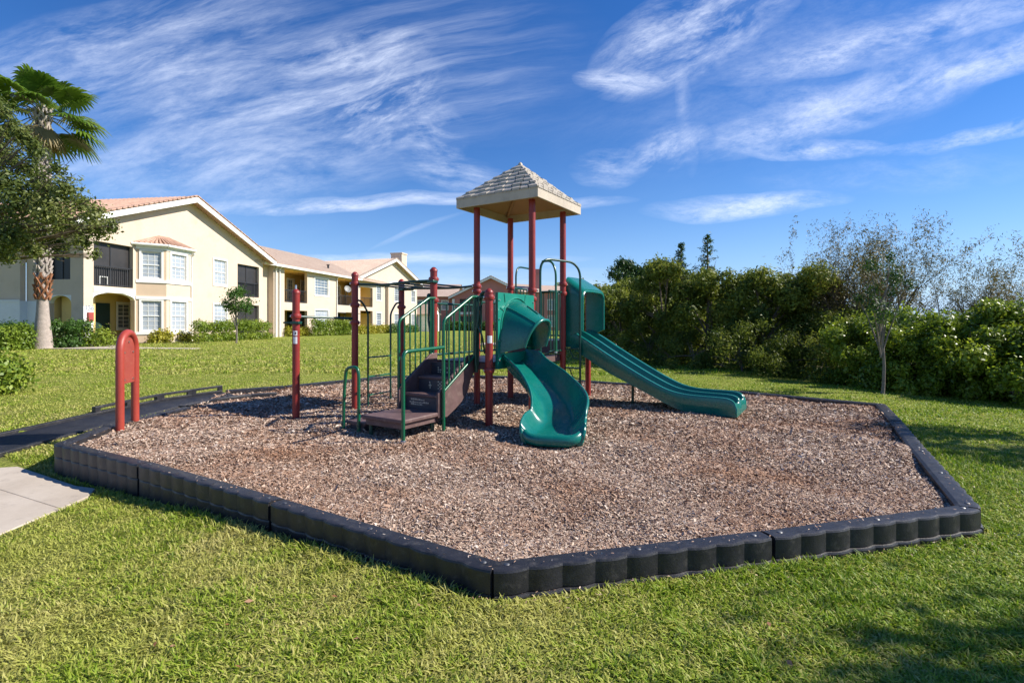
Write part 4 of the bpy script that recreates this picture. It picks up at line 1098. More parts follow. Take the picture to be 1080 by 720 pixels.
def apartment():
    B = thing('apartment_building', (-18.4, 35, ZB), 'long cream two-storey apartment building with gables and tiled roofs', 'building')
    F1 = Fac((-19.80, 23.88), (.134, .991), ZB)
    F2 = Fac((-18.03, 39.47), (.187, .982), ZB)
    F3 = Fac((-16.03, 52.31), (.2785, .960), ZB)
    # ---- wing 1
    w = MB()
    ops = [(.50, 2.66, 2.80, 4.92), (.47, 2.76, -.3, 2.50), (8.52, 9.67, 3.47, 5.02), (8.52, 9.67, .72, 2.19), (10.78, 13.09, 2.83, 5.0), (10.78, 13.09, .2, 2.27)]
    wall_grid(w, F1, 0, 13.53, -.3, 5.45, ops)
    w.prism([F1.p(0, -.25, 5.45), F1.p(13.53, -.25, 5.45), F1.p(13.53, -.25, 5.60), F1.p(6.42, -.25, 8.17), F1.p(0, -.25, 5.85)], F1.n*.25)
    # right end wall
    E1 = Fac(tuple(F1.p(13.53, 0, 0))[:2], tuple(-F1.n)[:2], ZB)
    w.prism([F1.p(13.52, -.26, -.3), F1.p(13.52, -3, -.3), F1.p(13.52, -3, 5.55), F1.p(13.52, -.26, 5.55)], -F1.d*.2)
    wal = w.build('wall', 'stucco', B)
    # near end wall faces the viewer, with a window, an arched recess and a stepped wing
    G1 = Fac(tuple(F1.p(0, -9, 0))[:2], tuple(F1.n)[:2], ZB)       # u runs towards the corner, outward = -F1.d
    w = MB()
    wall_grid(w, G1, 5.95, 8.75, -.3, 5.7, [(7.25, 8.3, 3.05, 4.7), (7.15, 8.35, -.3, 2.3)], off=.001)
    wall_grid(w, G1, -4, 5.94, -.3, 5.7, [(1.2, 2.4, 3.3, 4.8)], off=.27)
    w.obox(G1.p(8.76, -.18, -.3), F1.n*.23, F1.d*-.17, (0, 0, 6))
    w.build('wall', 'stucco', B)
    w = MB(); w.obox(G1.p(-4, .29, -.3), G1.d*9.97, G1.n*.02, (0, 0, 2.35)); w.obox(G1.p(-4, .31, 2.0), G1.d*9.99, G1.n*.03, (0, 0, .10)); w.obox(G1.p(5.965, -.0, -.3), G1.d*.03, G1.n*.33, (0, 0, 2.35))
    w.obox(G1.p(5.99, .003, -.3), G1.d*1.15, G1.n*.02, (0, 0, 2.35)); w.build('wall_band', 'band_white', B)
    window(G1, B, 1.2, 2.4, 3.3, 4.8, .27); recess(G1, B, 7.15, 8.35, -.1, 2.3, 1.2)
    screen(G1, B, 7.25, 8.3, 3.05, 4.7, -.1)
    f = MB()
    def arch_fill(F, u0, u1, hs, ht, off, th=.25, n=12, trim=None):
        c = (u0+u1)/2; r = (u1-u0)/2
        pts = [F.p(u0+.001, off-th, ht), F.p(u1-.001, off-th, ht)]+[F.p(c+r*math.cos(math.pi*k/n)*.998, off-th, hs+(ht-hs-.02)*math.sin(math.pi*k/n)) for k in range(n+1)]
        return pts
    f.prism(arch_fill(F1, .47, 2.76, 2.18, 2.52, -.001), F1.n*.252); f.prism(arch_fill(G1, 7.15, 8.35, 1.95, 2.32, -.0), G1.n*.252)
    f.build('arch', 'white_trim', B)
    w = MB(); w.obox(F1.p(.47, .002, 2.50), F1.d*2.29, F1.n*.03, (0, 0, .22))
    w.obox(F1.p(-.02, .002, -.3), F1.d*.49, F1.n*.02, (0, 0, 2.1)); w.build('trim_band', 'white_trim', B)
    # loggias
    p = recess(F1, B, .47, 2.76, -.05, 2.5, ext=1.7)
    dr = MB().obox(F1.p(1.95, -1.68, .0), F1.d*1.0, F1.n*.05, (0, 0, 2.05)).build('door', 'door_green', B)
    MB().lathe(F1.p(2.84, -1.60, 1.0), [(.03, -.03), (.03, .03)], 8).build('handle', 'bolt_steel', dr)
    window(F1, B, 3.35, 4.15, .75, 2.05, -1.58, cols=1)
    recess(F1, B, .50, 2.66, 2.80, 4.92, mat='stucco'); screen(F1, B, .50, 2.66, 2.80, 4.92, -.22); railing(F1, B, .50, 2.66, 2.80, ht=1.0)
    recess(F1, B, 10.78, 13.09, 2.83, 5.0, mat='stucco'); screen(F1, B, 10.78, 13.09, 2.83, 5.0, -.2); railing(F1, B, 10.78, 13.09, 2.83, ht=1.0)
    recess(F1, B, 10.78, 13.09, .2, 2.27, mat='stucco'); screen(F1, B, 10.78, 13.09, .2, 2.27, -.2)
    window(F1, B, 8.52, 9.67, 3.47, 5.02, mat='pane_blind'); window(F1, B, 8.52, 9.67, .72, 2.19, mat='pane_blind')
    # white loggia chair seen through the rails
    # bay window
    a, b, c, d_ = (2.84, 0), (3.76, .925), (5.47, .925), (6.39, 0)
    for k, (p0, p1) in enumerate(((a, b), (b, c), (c, d_))):
        A = F1.p(p0[0], p0[1], 0); Bp = F1.p(p1[0], p1[1], 0); L = (Bp-A).length
        FB = Fac(tuple(A)[:2], tuple(Bp-A)[:2], ZB); m = L/2; hw = .43 if k != 1 else .52
        ww = MB(); wall_grid(ww, FB, .0, L, -.3, 5.02, [(m-hw, m+hw, 3.38, 4.75), (m-hw, m+hw, .62, 2.18)], th=.16); bw = ww.build('bay_wall', 'stucco' if k == 1 else 'stucco_side_shade', B)
        window(FB, B, m-hw, m+hw, 3.38, 4.75, 0, mat='pane_blind'); window(FB, B, m-hw, m+hw, .62, 2.18, 0, mat='pane_blind')
        tb = MB()
        for h, t_, o_ in ((3.12, .16, .05), (2.26, .16, .05), (.42, .14, .04), (4.86, .12, .04), (4.98, .16, .12)):
            MB().obox(FB.p(-.02, .003, h), FB.d*(L+.04), FB.n*o_, (0, 0, t_)).build('trim_band', 'white_trim', B)
    hr_ = [F1.p(u, o, 5.14) for u, o in ((2.55, 0), (3.65, 1.13), (5.58, 1.13), (6.68, 0))]; ap = [F1.p(4.3, 0, 5.72), F1.p(4.95, 0, 5.72)]
    r = MB().add(hr_+ap, [(0, 1, 4), (1, 2, 5, 4), (2, 3, 5), (0, 3, 2, 1)]).build('bay_roof', 'tile_terracotta', B)
    rt = MB()
    def rows(p0, p1, q0, q1, n):
        for i in range(n):
            t = (i+.5)/n; A = Vector(p0).lerp(Vector(p1), t); C = Vector(q0).lerp(Vector(q1), t); rt.tube([A+Vector((0, 0, .02)), C+Vector((0, 0, .02))], .055, 6)
    rows(hr_[0], hr_[1], ap[0], ap[0], 7); rows(hr_[1], hr_[2], ap[0], ap[1], 9); rows(hr_[2], hr_[3], ap[1], ap[1], 7); rt.build('roof_tiles', 'tile_terracotta', r, smooth=True)
    gt = MB()
    for i in range(3): gt.tube([hr_[i]+Vector((0, 0, -.04)), hr_[i+1]+Vector((0, 0, -.04))], .07, 8)
    gt.build('gutter', 'white_trim', r, smooth=True)
    MB().tube([F1.p(6.62, .06, -.2), F1.p(6.62, .06, 4.9), F1.p(6.60, .25, 5.08)], .045, 8).build('downpipe', 'white_trim', B, smooth=True)
    gable_roof(F1, B, -1.4, 14.27, 6.42, 5.53, 5.53, 8.38, .55, -14, 'tile_terracotta')
    # soffit
    # ---- section 2
    w = MB()
    ops = [(1.05, 4.15, 2.68, 5.30), (1.05, 4.15, -.3, 2.05), (5.29, 7.43, 3.49, 4.93), (5.29, 7.43, .66, 2.15), (9.0, 12.75, 2.74, 5.30), (9.0, 12.75, -.3, 2.08)]
    wall_grid(w, F2, 0, 13.0, -.3, 5.45, ops); wall_grid(w, F2, -4.4, -.001, -.3, 5.45, [], off=-.5)
    w.obox(F2.p(-.26, -.76, -.3), F2.d*.255, F2.n*.75, (0, 0, 5.75))
    w.build('wall', 'stucco', B)
    for u0, u1 in ((1.05, 4.15), (9.0, 12.75)):
        recess(F2, B, u0, u1, 2.68, 5.30, 2.2, ext=3.6); recess(F2, B, u0, u1, -.05, 2.05, 2.2, ext=3.6); railing(F2, B, u0, u1, 2.70)
        window(F2, B, u0+3.4, u0+4.3, 2.75, 4.8, -2.08, mat='pane'); window(F2, B, u0+5.4, u0+6.1, 3.7, 4.8, -2.08, mat='pane_blind')
        MB().obox(F2.p(u0+3.5, -2.18, 0), F2.d*.9, F2.n*.05, (0, 0, 1.98)).build('door', 'door_green', B)
        window(F2, B, u0+5.3, u0+6.2, .5, 1.85, -2.08, mat='pane')
    window(F2, B, 5.29, 7.43, 3.49, 4.93, mat='pane', cols=3); window(F2, B, 5.29, 7.43, .66, 2.15, mat='pane_blind', cols=3)
    for u in (-.1, .35, 8.85, 12.9): MB().tube([F2.p(u, .08, -.2), F2.p(u, .08, 5.15), F2.p(u, .35, 5.40)], .05, 8).build('downpipe', 'white_trim', B, smooth=True)
    gt = MB().obox(F2.p(-2.0, .38, 5.32), F2.d*15.0, F2.n*.14, (0, 0, .16)).obox(F2.p(-2.0, .0, 5.40), F2.d*15.0, F2.n*.38, (0, 0, .06)); gt.build('gutter', 'white_trim', B)
    mb = MB(); q = F2.p
    e0, e1, r0, r1 = q(-8, .5, 5.50), q(19, .5, 5.50), q(-8, -8.2, 8.45), q(19, -8.2, 8.45); bb0, bb1 = q(-8, -16, 5.5), q(19, -16, 5.5)
    th = Vector((0, 0, -.15))
    mb.add([e0, e1, r1, r0, bb0, bb1, e0+th, e1+th, bb0+th, bb1+th], [(0, 1, 2, 3), (3, 2, 5, 4), (0, 6, 7, 1), (6, 8, 9, 7), (4, 5, 9, 8), (0, 3, 4, 8, 6), (1, 7, 9, 5, 2)])
    r = mb.build('roof', 'tile_pale', B)
    rt = MB(); n = 80
    for i in range(n):
        A = e0.lerp(e1, (i+.5)/n); C = r0.lerp(r1, (i+.5)/n); rt.add([A-F2.d*.11, A+Vector((0, 0, .07)), A+F2.d*.11, C-F2.d*.11, C+Vector((0, 0, .07)), C+F2.d*.11], [(0, 1, 4, 3), (1, 2, 5, 4), (0, 2, 1)])
    rt.build('roof_tiles', 'tile_pale', r)
    vt = MB()
    for u, o in ((1, -4.5), (2.2, -6.5), (3.5, -7), (6, -7.4), (10.5, -1.8)): vt.lathe(F2.p(u, o, 5.5+.34*(-o+.5)), [(.1, 0), (.1, .35), (.16, .36), (.16, .42)], 8)
    vt.build('roof_vent', 'metal_rail', r)
    # ---- wing 3
    w = MB()
    ops = [(1.2, 3.57, 2.74, 4.80), (1.2, 3.57, -.3, 2.33), (4.34, 5.34, 3.53, 5.10), (4.34, 5.34, .6, 2.14), (12.5, 13.5, 3.64, 5.05), (12.5, 13.5, .6, 2.1)]
    wall_grid(w, F3, 0, 14.1, -.3, 5.45, ops)
    w.prism([F3.p(0, -.25, 5.45), F3.p(14.1, -.25, 5.45), F3.p(14.1, -.25, 6.0), F3.p(7.9, -.25, 8.30), F3.p(0, -.25, 5.48)], F3.n*.25)
    w.prism([F3.p(14.09, -.26, -.3), F3.p(14.09, -6, -.3), F3.p(14.09, -6, 5.9), F3.p(14.09, -.26, 5.9)], -F3.d*.2)
    w.build('wall', 'stucco', B)
    w = MB(); wall_grid(w, F3, 6.3, 10.3, -.3, 5.3, [(7.64, 8.98, 3.57, 5.10), (7.64, 8.98, .6, 2.09)], th=.3, off=.35)
    w.prism([F3.p(8.3+2.0*math.cos(math.pi*k/10), .05, 5.3+.45*math.sin(math.pi*k/10)) for k in range(11)], F3.n*.3); w.build('bay_wall', 'stucco', B)
    w = MB(); pts = [F3.p(8.3+2.1*math.cos(math.pi*k/14), .42, 5.3+.5*math.sin(math.pi*k/14)) for k in range(15)]; w.tube(pts, .07, 6); w.build('arch_trim', 'white_trim', B, smooth=True)
    window(F3, B, 7.64, 8.98, 3.57, 5.10, .35, mat='pane'); window(F3, B, 7.64, 8.98, .6, 2.09, .35, mat='pane')
    for o_ in (ops[2], ops[3], ops[4], ops[5]): window(F3, B, *o_, mat='pane')
    recess(F3, B, 1.2, 3.57, 2.74, 4.80, ext=3); railing(F3, B, 1.2, 3.57, 2.74); recess(F3, B, 1.2, 3.57, -.05, 2.33, ext=3); screen(F3, B, 4.4, 5.4, .0, 2.1, -1.62)
    window(F3, B, 4.6, 5.6, 2.85, 4.6, -1.58)
    gable_roof(F3, B, -.7, 15.0, 7.9, 5.38, 5.92, 8.50, .5, -13, 'tile_pale')
    ch = MB().obox(F3.p(11.2, -2.1, 5.5), F3.d*1.3, F3.n*1.5, (0, 0, 4.0)).obox(F3.p(11.13, -2.17, 9.5), F3.d*1.44, F3.n*1.64, (0, 0, .18)).build('chimney', 'stucco', B, bevel=.02)
    MB().tube([F3.p(0.1, .08, -.2), F3.p(0.1, .08, 5.3)], .05, 8).build('downpipe', 'white_trim', B, smooth=True)
    # entry porch at the far end
    w = MB(); w.obox(F3.p(14.4, .0, -.3), F3.d*.35, F3.n*1.8, (0, 0, 2.5)); w.obox(F3.p(16.6, .0, -.3), F3.d*.35, F3.n*1.8, (0, 0, 2.5)); w.prism([F3.p(14.2, 1.5, 2.2), F3.p(17.1, 1.5, 2.2), F3.p(15.65, 1.5, 3.4)], F3.n*.3)
    pr = w.build('entry_porch', 'white_trim', B)
    gable_roof(F3, pr, 14.0, 17.3, 15.65, 2.2, 2.2, 3.5, 1.9, -1.5, 'tile_pale', .1) if False else None
    mb = MB()
    for ue in (14.0, 17.3):
        a_, b_ = F3.p(ue, 1.9, 2.2), F3.p(15.65, 1.9, 3.5); L = -F3.n*3.6; mb.add([a_, b_, b_+L, a_+L, a_-Vector((0, 0, .12)), b_-Vector((0, 0, .12)), b_+L-Vector((0, 0, .12)), a_+L-Vector((0, 0, .12))], [(0, 1, 2, 3), (7, 6, 5, 4), (0, 4, 5, 1), (2, 6, 7, 3), (0, 3, 7, 4)])
    mb.build('porch_roof', 'tile_pale', pr)
    # house number and meter box by the first door
    MB().obox(F1.p(.14, .022, 1.1), F1.d*.26, F1.n*.10, (0, 0, .42)).build('meter_box', 'plastic_red', B, bevel=.01)
    for i in range(3):
        cu = bpy.data.curves.new('number', 'FONT'); cu.body = '136'[i]; cu.size = .34; cu.extrude = .01
        me_o = bpy.data.objects.new('tmp', cu); COL.objects.link(me_o)
        bpy.context.view_layer.update(); dg = bpy.context.evaluated_depsgraph_get(); me = bpy.data.meshes.new_from_object(me_o.evaluated_get(dg)); bpy.data.objects.remove(me_o)
        me.transform(Matrix((( F1.d.x, 0, F1.n.x, 0), (F1.d.y, 0, F1.n.y, 0), (0, 1, 0, 0), (0, 0, 0, 1))))
        me.transform(Matrix.Translation(F1.p(.03+i*.15, .03, 1.62)-ORG[B.name]))
        no = bpy.data.objects.new('house_number', me); COL.objects.link(no); no.parent = B; ORG[no.name] = ORG[B.name]; me.materials.clear(); me.materials.append(MATS['pane_blind'])
apartment()
# ---- pink building
def pink():
    B = thing('pink_building', (-3, 77, ZB), 'pink stucco house with a wide gable seen beyond the play structure', 'building')
    F = Fac((-16.5, 77.5), (1, 0), ZB)
    w = MB(); wall_grid(w, F, 0, 8.0, -.3, 4.95, [(1.6, 3.9, 2.95, 4.4), (1.6, 3.9, .3, 2.2), (6.0, 6.9, 3.1, 4.4)])
    G = Fac((-8.7, 76), (1, 0), ZB)
    wall_grid(w, G, 0, 11.2, -.3, 4.95, [(1.0, 3.6, 2.75, 4.6), (1.0, 3.6, -.2, 2.1), (6.2, 7.3, 3.0, 4.4), (6.2, 7.3, .6, 2.1)])
    w.prism([G.p(0, -.25, 4.95), G.p(11.2, -.25, 4.95), G.p(5.6, -.25, 7.7)], G.n*.25)
    H = Fac((2.5, 74.5), (1, 0), ZB)
    wall_grid(w, H, 0, 6.1, -.3, 5.35, [(2.7, 3.7, 3.0, 4.4), (2.7, 3.7, .6, 2.1)])
    w.box(2.5, 74.75, ZB-.3, 2.75, 76, ZB+5.3); w.box(8.35, 74.75, ZB-.3, 8.6, 86, ZB+5.3); w.box(-8.7, 76.25, ZB-.3, -8.45, 77.5, ZB+4.9)
    w.build('wall', 'stucco_pink', B)
    for (F_, o) in ((F, (1.6, 3.9, 2.95, 4.4)), (F, (1.6, 3.9, .3, 2.2)), (F, (6.0, 6.9, 3.1, 4.4)), (G, (6.2, 7.3, 3.0, 4.4)), (G, (6.2, 7.3, .6, 2.1)), (H, (2.7, 3.7, 3.0, 4.4)), (H, (2.7, 3.7, .6, 2.1))):
        window(F_, B, *o, mat='pane' if F_ is not H else 'pane_blind')
    for o in ((1.0, 3.6, 2.75, 4.6), (1.0, 3.6, -.2, 2.1)): recess(G, B, *o, mat='stucco_pink'); screen(G, B, *o, -.3)
    MB().obox(G.p(.9, .01, 2.35), G.d*2.8, G.n*.1, (0, 0, .3)).build('trim_band', 'white_trim', B)
    gable_roof(G, B, -.6, 11.8, 5.6, 4.86, 4.86, 7.92, .5, -9, 'tile_pale')
    mb = MB(); mb.add([(-17.2, 76.9, ZB+5.0), (-8.2, 76.9, ZB+5.0), (-8.2, 84, ZB+7.35), (-17.2, 84, ZB+7.35), (-17.2, 91, ZB+5), (-8.2, 91, ZB+5)], [(0, 1, 2, 3), (3, 2, 5, 4), (0, 3, 4), (0, 4, 5, 1)]); 
    mb.add([(1.9, 73.9, ZB+5.45), (9.2, 73.9, ZB+5.45), (9.2, 80, ZB+6.7), (-3, 80, ZB+7.3), (9.2, 86, ZB+5.4), (-3, 86, ZB+5.4)], [(0, 1, 2, 3), (3, 2, 4, 5), (1, 4, 2), (0, 5, 4, 1)])
    mb.build('roof', 'tile_pale', B)
    MB().box(3.0, 77, ZB+4, 4.1, 78.2, ZB+9.1).box(2.9, 76.9, ZB+8.4, 4.2, 78.3, ZB+8.55).build('chimney', 'stucco_pink', B)
    MB().box(-8.8, 75.9, ZB-.2, -8.45, 76.02, ZB+4.6).build('trim_band', 'white_trim', B)
pink()

# ------------------------------------------------------------------ vegetation
def leaves(name, C, Nrm, size, aspect, mat, parent, droop=0, curl=.0, rg=rng, rnd=None):
    """one folded leaf per point; C (n,3), Nrm (n,3) preferred facing"""
    n = len(C); r = rg.normal(0, 1, (n, 3)); nr = Nrm+r*.75; nr /= np.linalg.norm(nr, axis=1)[:, None]+1e-9
    t = rg.normal(0, 1, (n, 3)); t[:, 2] -= droop; t -= (t*nr).sum(1)[:, None]*nr; t /= np.linalg.norm(t, axis=1)[:, None]+1e-9
    s = np.cross(nr, t); L = (size*(.6+.8*rg.random(n)))[:, None]; Wd = L*aspect
    V = np.stack([C-t*L*.5, C+s*Wd*.5+nr*L*.08, C+t*L*.5, C-s*Wd*.5+nr*L*.08], 1).reshape(-1, 3)
    F = (np.arange(n)[:, None]*4+np.arange(4)[None])
    rv = rg.random(n) if rnd is None else rnd
    return npmesh(name, V, F, mat, parent, rnd=np.repeat(rv, 4))
def clump_points(clumps, per, rg=rng, shell=.55, squash=1):
    """sample leaf centres in ragged, hollow-ish clumps"""
    Cs = []; Ns = []; Rv = []
    tot = sum(c[3]**2 for c in clumps)
    for (x, y, z, r) in clumps:
        n = int(per*r*r/tot); d = rg.normal(0, 1, (n, 3)); d /= np.linalg.norm(d, axis=1)[:, None]
        ph = rg.random(3)*6; lump = 1+.22*np.sin(d[:, 0]*5+ph[0])*np.sin(d[:, 1]*5+ph[1])+.16*np.sin(d[:, 2]*7+ph[2])*np.sin(d[:, 0]*8)
        rad = r*lump*(shell+(1-shell)*rg.random(n)**.7)*(1+.16*rg.normal(0, 1, n))
        P = d*rad[:, None]; P[:, 2] *= squash
        Cs.append(P+np.array([x, y, z])); Ns.append(d+np.array([0, 0, .35])); Rv.append(np.clip(rg.random()*.55+rg.random(n)*.45, 0, 1))
    return np.concatenate(Cs), np.concatenate(Ns), np.concatenate(Rv)
def crown_clumps(x, y, z0, z1, rx, n, rg, cr=(.22, .38), ry=None, shape='round'):
    out = []; zc = (z0+z1)/2; hz_ = (z1-z0)/2; ry = ry or rx
    for i in range(n):
        if shape == 'box':
            r = rg.uniform(*cr)*min(rx, hz_); a = rg.uniform(-1, 1); b = rg.uniform(-1, 1); tp = z1-r*.7-(z1-z0)*(.34*abs(a)**1.6*rg.uniform(.4, 1.3)+.16*rg.random()**2)
            out.append((x+a*rx, y+b*ry, tp if i < n*.4 else rg.uniform(z0+r*.6, tp), r)); continue
        for _ in range(30):
            d = rg.normal(0, 1, 3); d /= np.linalg.norm(d); q = rg.random()**.35
            r = rg.uniform(*cr)*min(rx, hz_)
            zz = zc+d[2]*q*(hz_-r*.8)
            f = 1.0
            if shape == 'cone': f = 1-.75*(zz-z0)/(z1-z0)
            if shape == 'wide_low': f = 1-.4*(zz-z0)/(z1-z0)
            p = (x+d[0]*q*(rx-r*.6)*f, y+d[1]*q*(ry-r*.6)*f, zz, r)
            break
        out.append(p)
    return out
def limbs(x, y, z, clumps, tr, mat, parent, name='trunk', fork=.35, rg=rng, lean=(0, 0), n=10, ground=True):
    """tapered trunk with limbs reaching into the clumps"""
    zt = min(c[2] for c in clumps)*.5+max(c[2] for c in clumps)*.5
    mb = MB(); P = [Vector((x+lean[0]*t+.04*math.sin(t*5), y+lean[1]*t, z-.15+(zt-z+.15)*t)) for t in [i/6 for i in range(7)]]
    mb.tube(P, [tr*(1.25 if i == 0 else 1-.11*i) for i in range(7)], 10)
    idx = rg.permutation(len(clumps))[:n]
    for k in idx:
        c = clumps[k]; t = min(.95, fork+.5*rg.random()); b = P[0].lerp(P[-1], t); e = Vector(c[:3]); m = b.lerp(e, .5)+Vector((0, 0, .12*(e-b).length))
        pts = arc(b, m, e, 6); r0 = tr*.5
        mb.tube(pts, [r0*(1-.13*i) for i in range(7)], 6)
        for _ in range(3):
            q = e+Vector(rg.normal(0, 1, 3))*c[3]*.7; mb.tube([pts[4], pts[4].lerp(q, .5)+Vector((0, 0, .03)), q], [r0*.35, r0*.22, r0*.1], 4)
    return mb.build(name, mat, parent, smooth=True)
def tree(name, x, y, z0, z1, rx, label, cat, group, leafm, nclump, nleaf, lsize, seed, aspect=.55, tr=.08, bark='bark', cr=(.22, .38), ry=None, shape='round', trunkz=None, shell=.45, extra=None, lean=(0, 0)):
    rg = np.random.default_rng(seed); g = gz1(x, y)
    t = thing(name, (x, y, g), label, cat, group)
    cl = crown_clumps(x, y, z0, z1, rx, nclump, rg, cr, ry, shape)+(extra or [])
    C, Nn, Rv = clump_points(cl, nleaf, rg, shell); k = C[:, 2] > g+.02; C, Nn, Rv = C[k], Nn[k], Rv[k]
    limbs(x, y, g, cl, tr, bark, t, rg=rg, lean=lean)
    leaves('crown', C, Nn, np.full(len(C), lsize), aspect, leafm, t, rg=rg, rnd=Rv)
    return t
G_HEDGE = 'trees and shrubs of the thicket beyond the playground'
def X(px, Y): return (px-540)/545*Y
def Zt(py, Y): return 1.15+(341-py)*Y/545
# thicket, left to right.  (px centre, distance, top py, half width px, name, label, leaf, clumps, leaves, size)
TH = [
 (668, 27, 268, 30, 'pine_tree', 'dark round-topped tree peeping over the thicket behind the straight slide hood', 'pine_leaf', 26, 9000, .15, 'round'),
 (655, 17.0, 300, 34, 'wax_myrtle', 'dark shrubby tree just right of the straight slide hood', 'myrtle_leaf', 30, 15000, .11, 'round'),
 (700, 15.5, 274, 38, 'wax_myrtle', 'tall yellow-green wax myrtle with pointed tips above the straight slide', 'myrtle_leaf', 36, 20000, .095, 'round'),
 (752, 14.5, 283, 40, 'wax_myrtle', 'dark full wax myrtle behind the foot of the straight slide', 'myrtle_leaf', 36, 20000, .092, 'round'),
 (806, 13.5, 281, 44, 'wax_myrtle', 'broad olive wax myrtle above the back edge of the mulch bed', 'myrtle_leaf', 38, 22000, .088, 'round'),
 (858, 13.3, 281, 46, 'wax_myrtle', 'dark wax myrtle directly left of the tall thin willow', 'myrtle_leaf', 30, 17000, .085, 'round'),
 (900, 12.4, 322, 44, 'wild_shrub', 'tangled olive shrub at the foot of the tall thin willow', 'myrtle_leaf', 30, 13000, .07, 'round'),
]
for i, (px, Y, ty, hw, nm, lb, lf, nc, nl, ls, shp) in enumerate(TH):
    x = X(px, Y); r = hw*Y/545
    zt = Zt(ty, Y); z0 = gz1(x, Y)+(.05 if nm != 'pine_tree' else 2.2)
    tree(nm, x, Y, z0, zt, r, lb, 'tree', G_HEDGE, lf, nc, nl, ls, 40+i, .42, .07, 'bark', (.20, .34) if nm != 'pine_tree' else (.24, .36), ry=max(r*.7, .7), shell=.5, shape='box' if nm != 'pine_tree' else 'round')
# a second, deeper rank and the foreground skirt
TH2 = [
 (668, 20, 296, 42, 'wax_myrtle', 'second-rank wax myrtle behind the middle of the straight slide'), (700, 19, 282, 40, 'wax_myrtle', 'second-rank wax myrtle below the shorter cedar tip'),
 (725, 18.5, 287, 40, 'wax_myrtle', 'far grey-green wax myrtle between the two tallest myrtles'), (780, 18, 292, 40, 'wax_myrtle', 'shaded wax myrtle in the second rank behind the straight slide foot'),
 (835, 17, 286, 40, 'wax_myrtle', 'second-rank wax myrtle left of the thin willow'), (632, 24, 300, 26, 'wax_myrtle', 'small distant tree directly behind the straight slide hood')]
for i, (px, Y, ty, hw, nm, lb) in enumerate(TH2):
    x = X(px, Y); tree(nm, x, Y, gz1(x, Y)+.1, Zt(ty, Y), hw*Y/545, lb, 'tree', G_HEDGE, 'myrtle_leaf', 30, 15000, .15, 70+i, .42, .08, 'bark', (.26, .42), shape='box')
SK = [
 (684, 15.2, 338, 36, 'low dark shrub under the tall pointed wax myrtle'), (733, 13.9, 346, 38, 'low shrub right behind the upper half of the straight slide'),
 (781, 12.9, 334, 36, 'low shrub behind the exit of the straight slide'), (820, 12.4, 352, 40, 'low shrub nearest the back corner run of edging'),
 (872, 11.6, 332, 36, 'low tangled shrub left of the thin staked tree')]
for i, (px, Y, ty, hw, lb) in enumerate(SK):
    x = X(px, Y); tree('wild_shrub', x, Y, gz1(x, Y)-.15, Zt(ty, Y), hw*Y/545, lb, 'shrub', G_HEDGE, 'myrtle_leaf', 24, 8000, .062, 90+i, .4, .035, 'bark', (.24, .5), ry=1.0, shell=.2, shape='box')
RT = [
 (928, 10.3, 330, 42, 'glossy shrub behind the trunk of the thin staked tree', 12000), (985, 10.0, 324, 46, 'large bright green shrub in the middle of the right thicket', 15000),
 (1042, 9.6, 312, 46, 'tall bright green shrub near the right edge of the picture', 16000), (1090, 9.0, 318, 50, 'bright green shrub cut by the right edge of the picture', 14000),
 (955, 9.75, 358, 40, 'low dark glossy shrub at the grass edge left of centre of the right thicket', 8000), (1010, 9.2, 344, 44, 'low glossy shrub at the grass edge below the tall bright one', 10000),
 (1068, 8.6, 350, 46, 'low glossy shrub at the grass edge nearest the right side', 11000), (1150, 8.2, 325, 60, 'shrub just outside the right edge of the picture', 9000)]
for i, (px, Y, ty, hw, lb, nl) in enumerate(RT):
    x = X(px, Y); tree('broadleaf_shrub', x, Y, gz1(x, Y)-.2, Zt(ty, Y), hw*Y/545, lb, 'shrub', G_HEDGE, 'shrub_leaf', 30, int(nl*1.7), .068, 110+i, .5, .035, 'bark', (.20, .40), ry=.8, shell=.2, shape='box')

# conifer tips rising out of the myrtles
def spire(px, Y, ty, h, w, label, seed):
    x = X(px, Y); zt = Zt(ty, Y); g = gz1(x, Y); rg = np.random.default_rng(seed)
    t = thing('cedar_tree', (x, Y, g), label, 'tree', G_HEDGE)
    mb = MB().tube([(x, Y, g), (x+.03, Y, (g+zt)/2), (x, Y, zt)], [.07, .045, .008], 6); C = []; N_ = []
    for k in range(46):
        z = zt-h*(k/46)**1.0; L = w*(.12+(k/46)**.8)*rg.uniform(.6, 1.15); a = rg.random()*6.28
        e = Vector((x+math.cos(a)*L, Y+math.sin(a)*L, z+.12*L+rg.normal(0, .02))); b = Vector((x, Y, z-.02)); mb.tube([b, e], [.012, .004], 4)
        for j in range(16): q = b.lerp(e, rg.uniform(.2, 1.05)); C.append(np.array(q)+rg.normal(0, .03, 3)); N_.append((0, 0, 1))
    mb.build('trunk', 'bark', t, smooth=True); leaves('crown', np.array(C), np.array(N_, float), np.full(len(C), .10), .25, 'pine_leaf', t, rg=rg)
spire(746, 14.6, 248, 1.3, .42, 'slender cedar tip standing highest above the dark myrtles', 5)
spire(718, 15.3, 257, 1.1, .32, 'shorter cedar tip left of the slender one', 6)

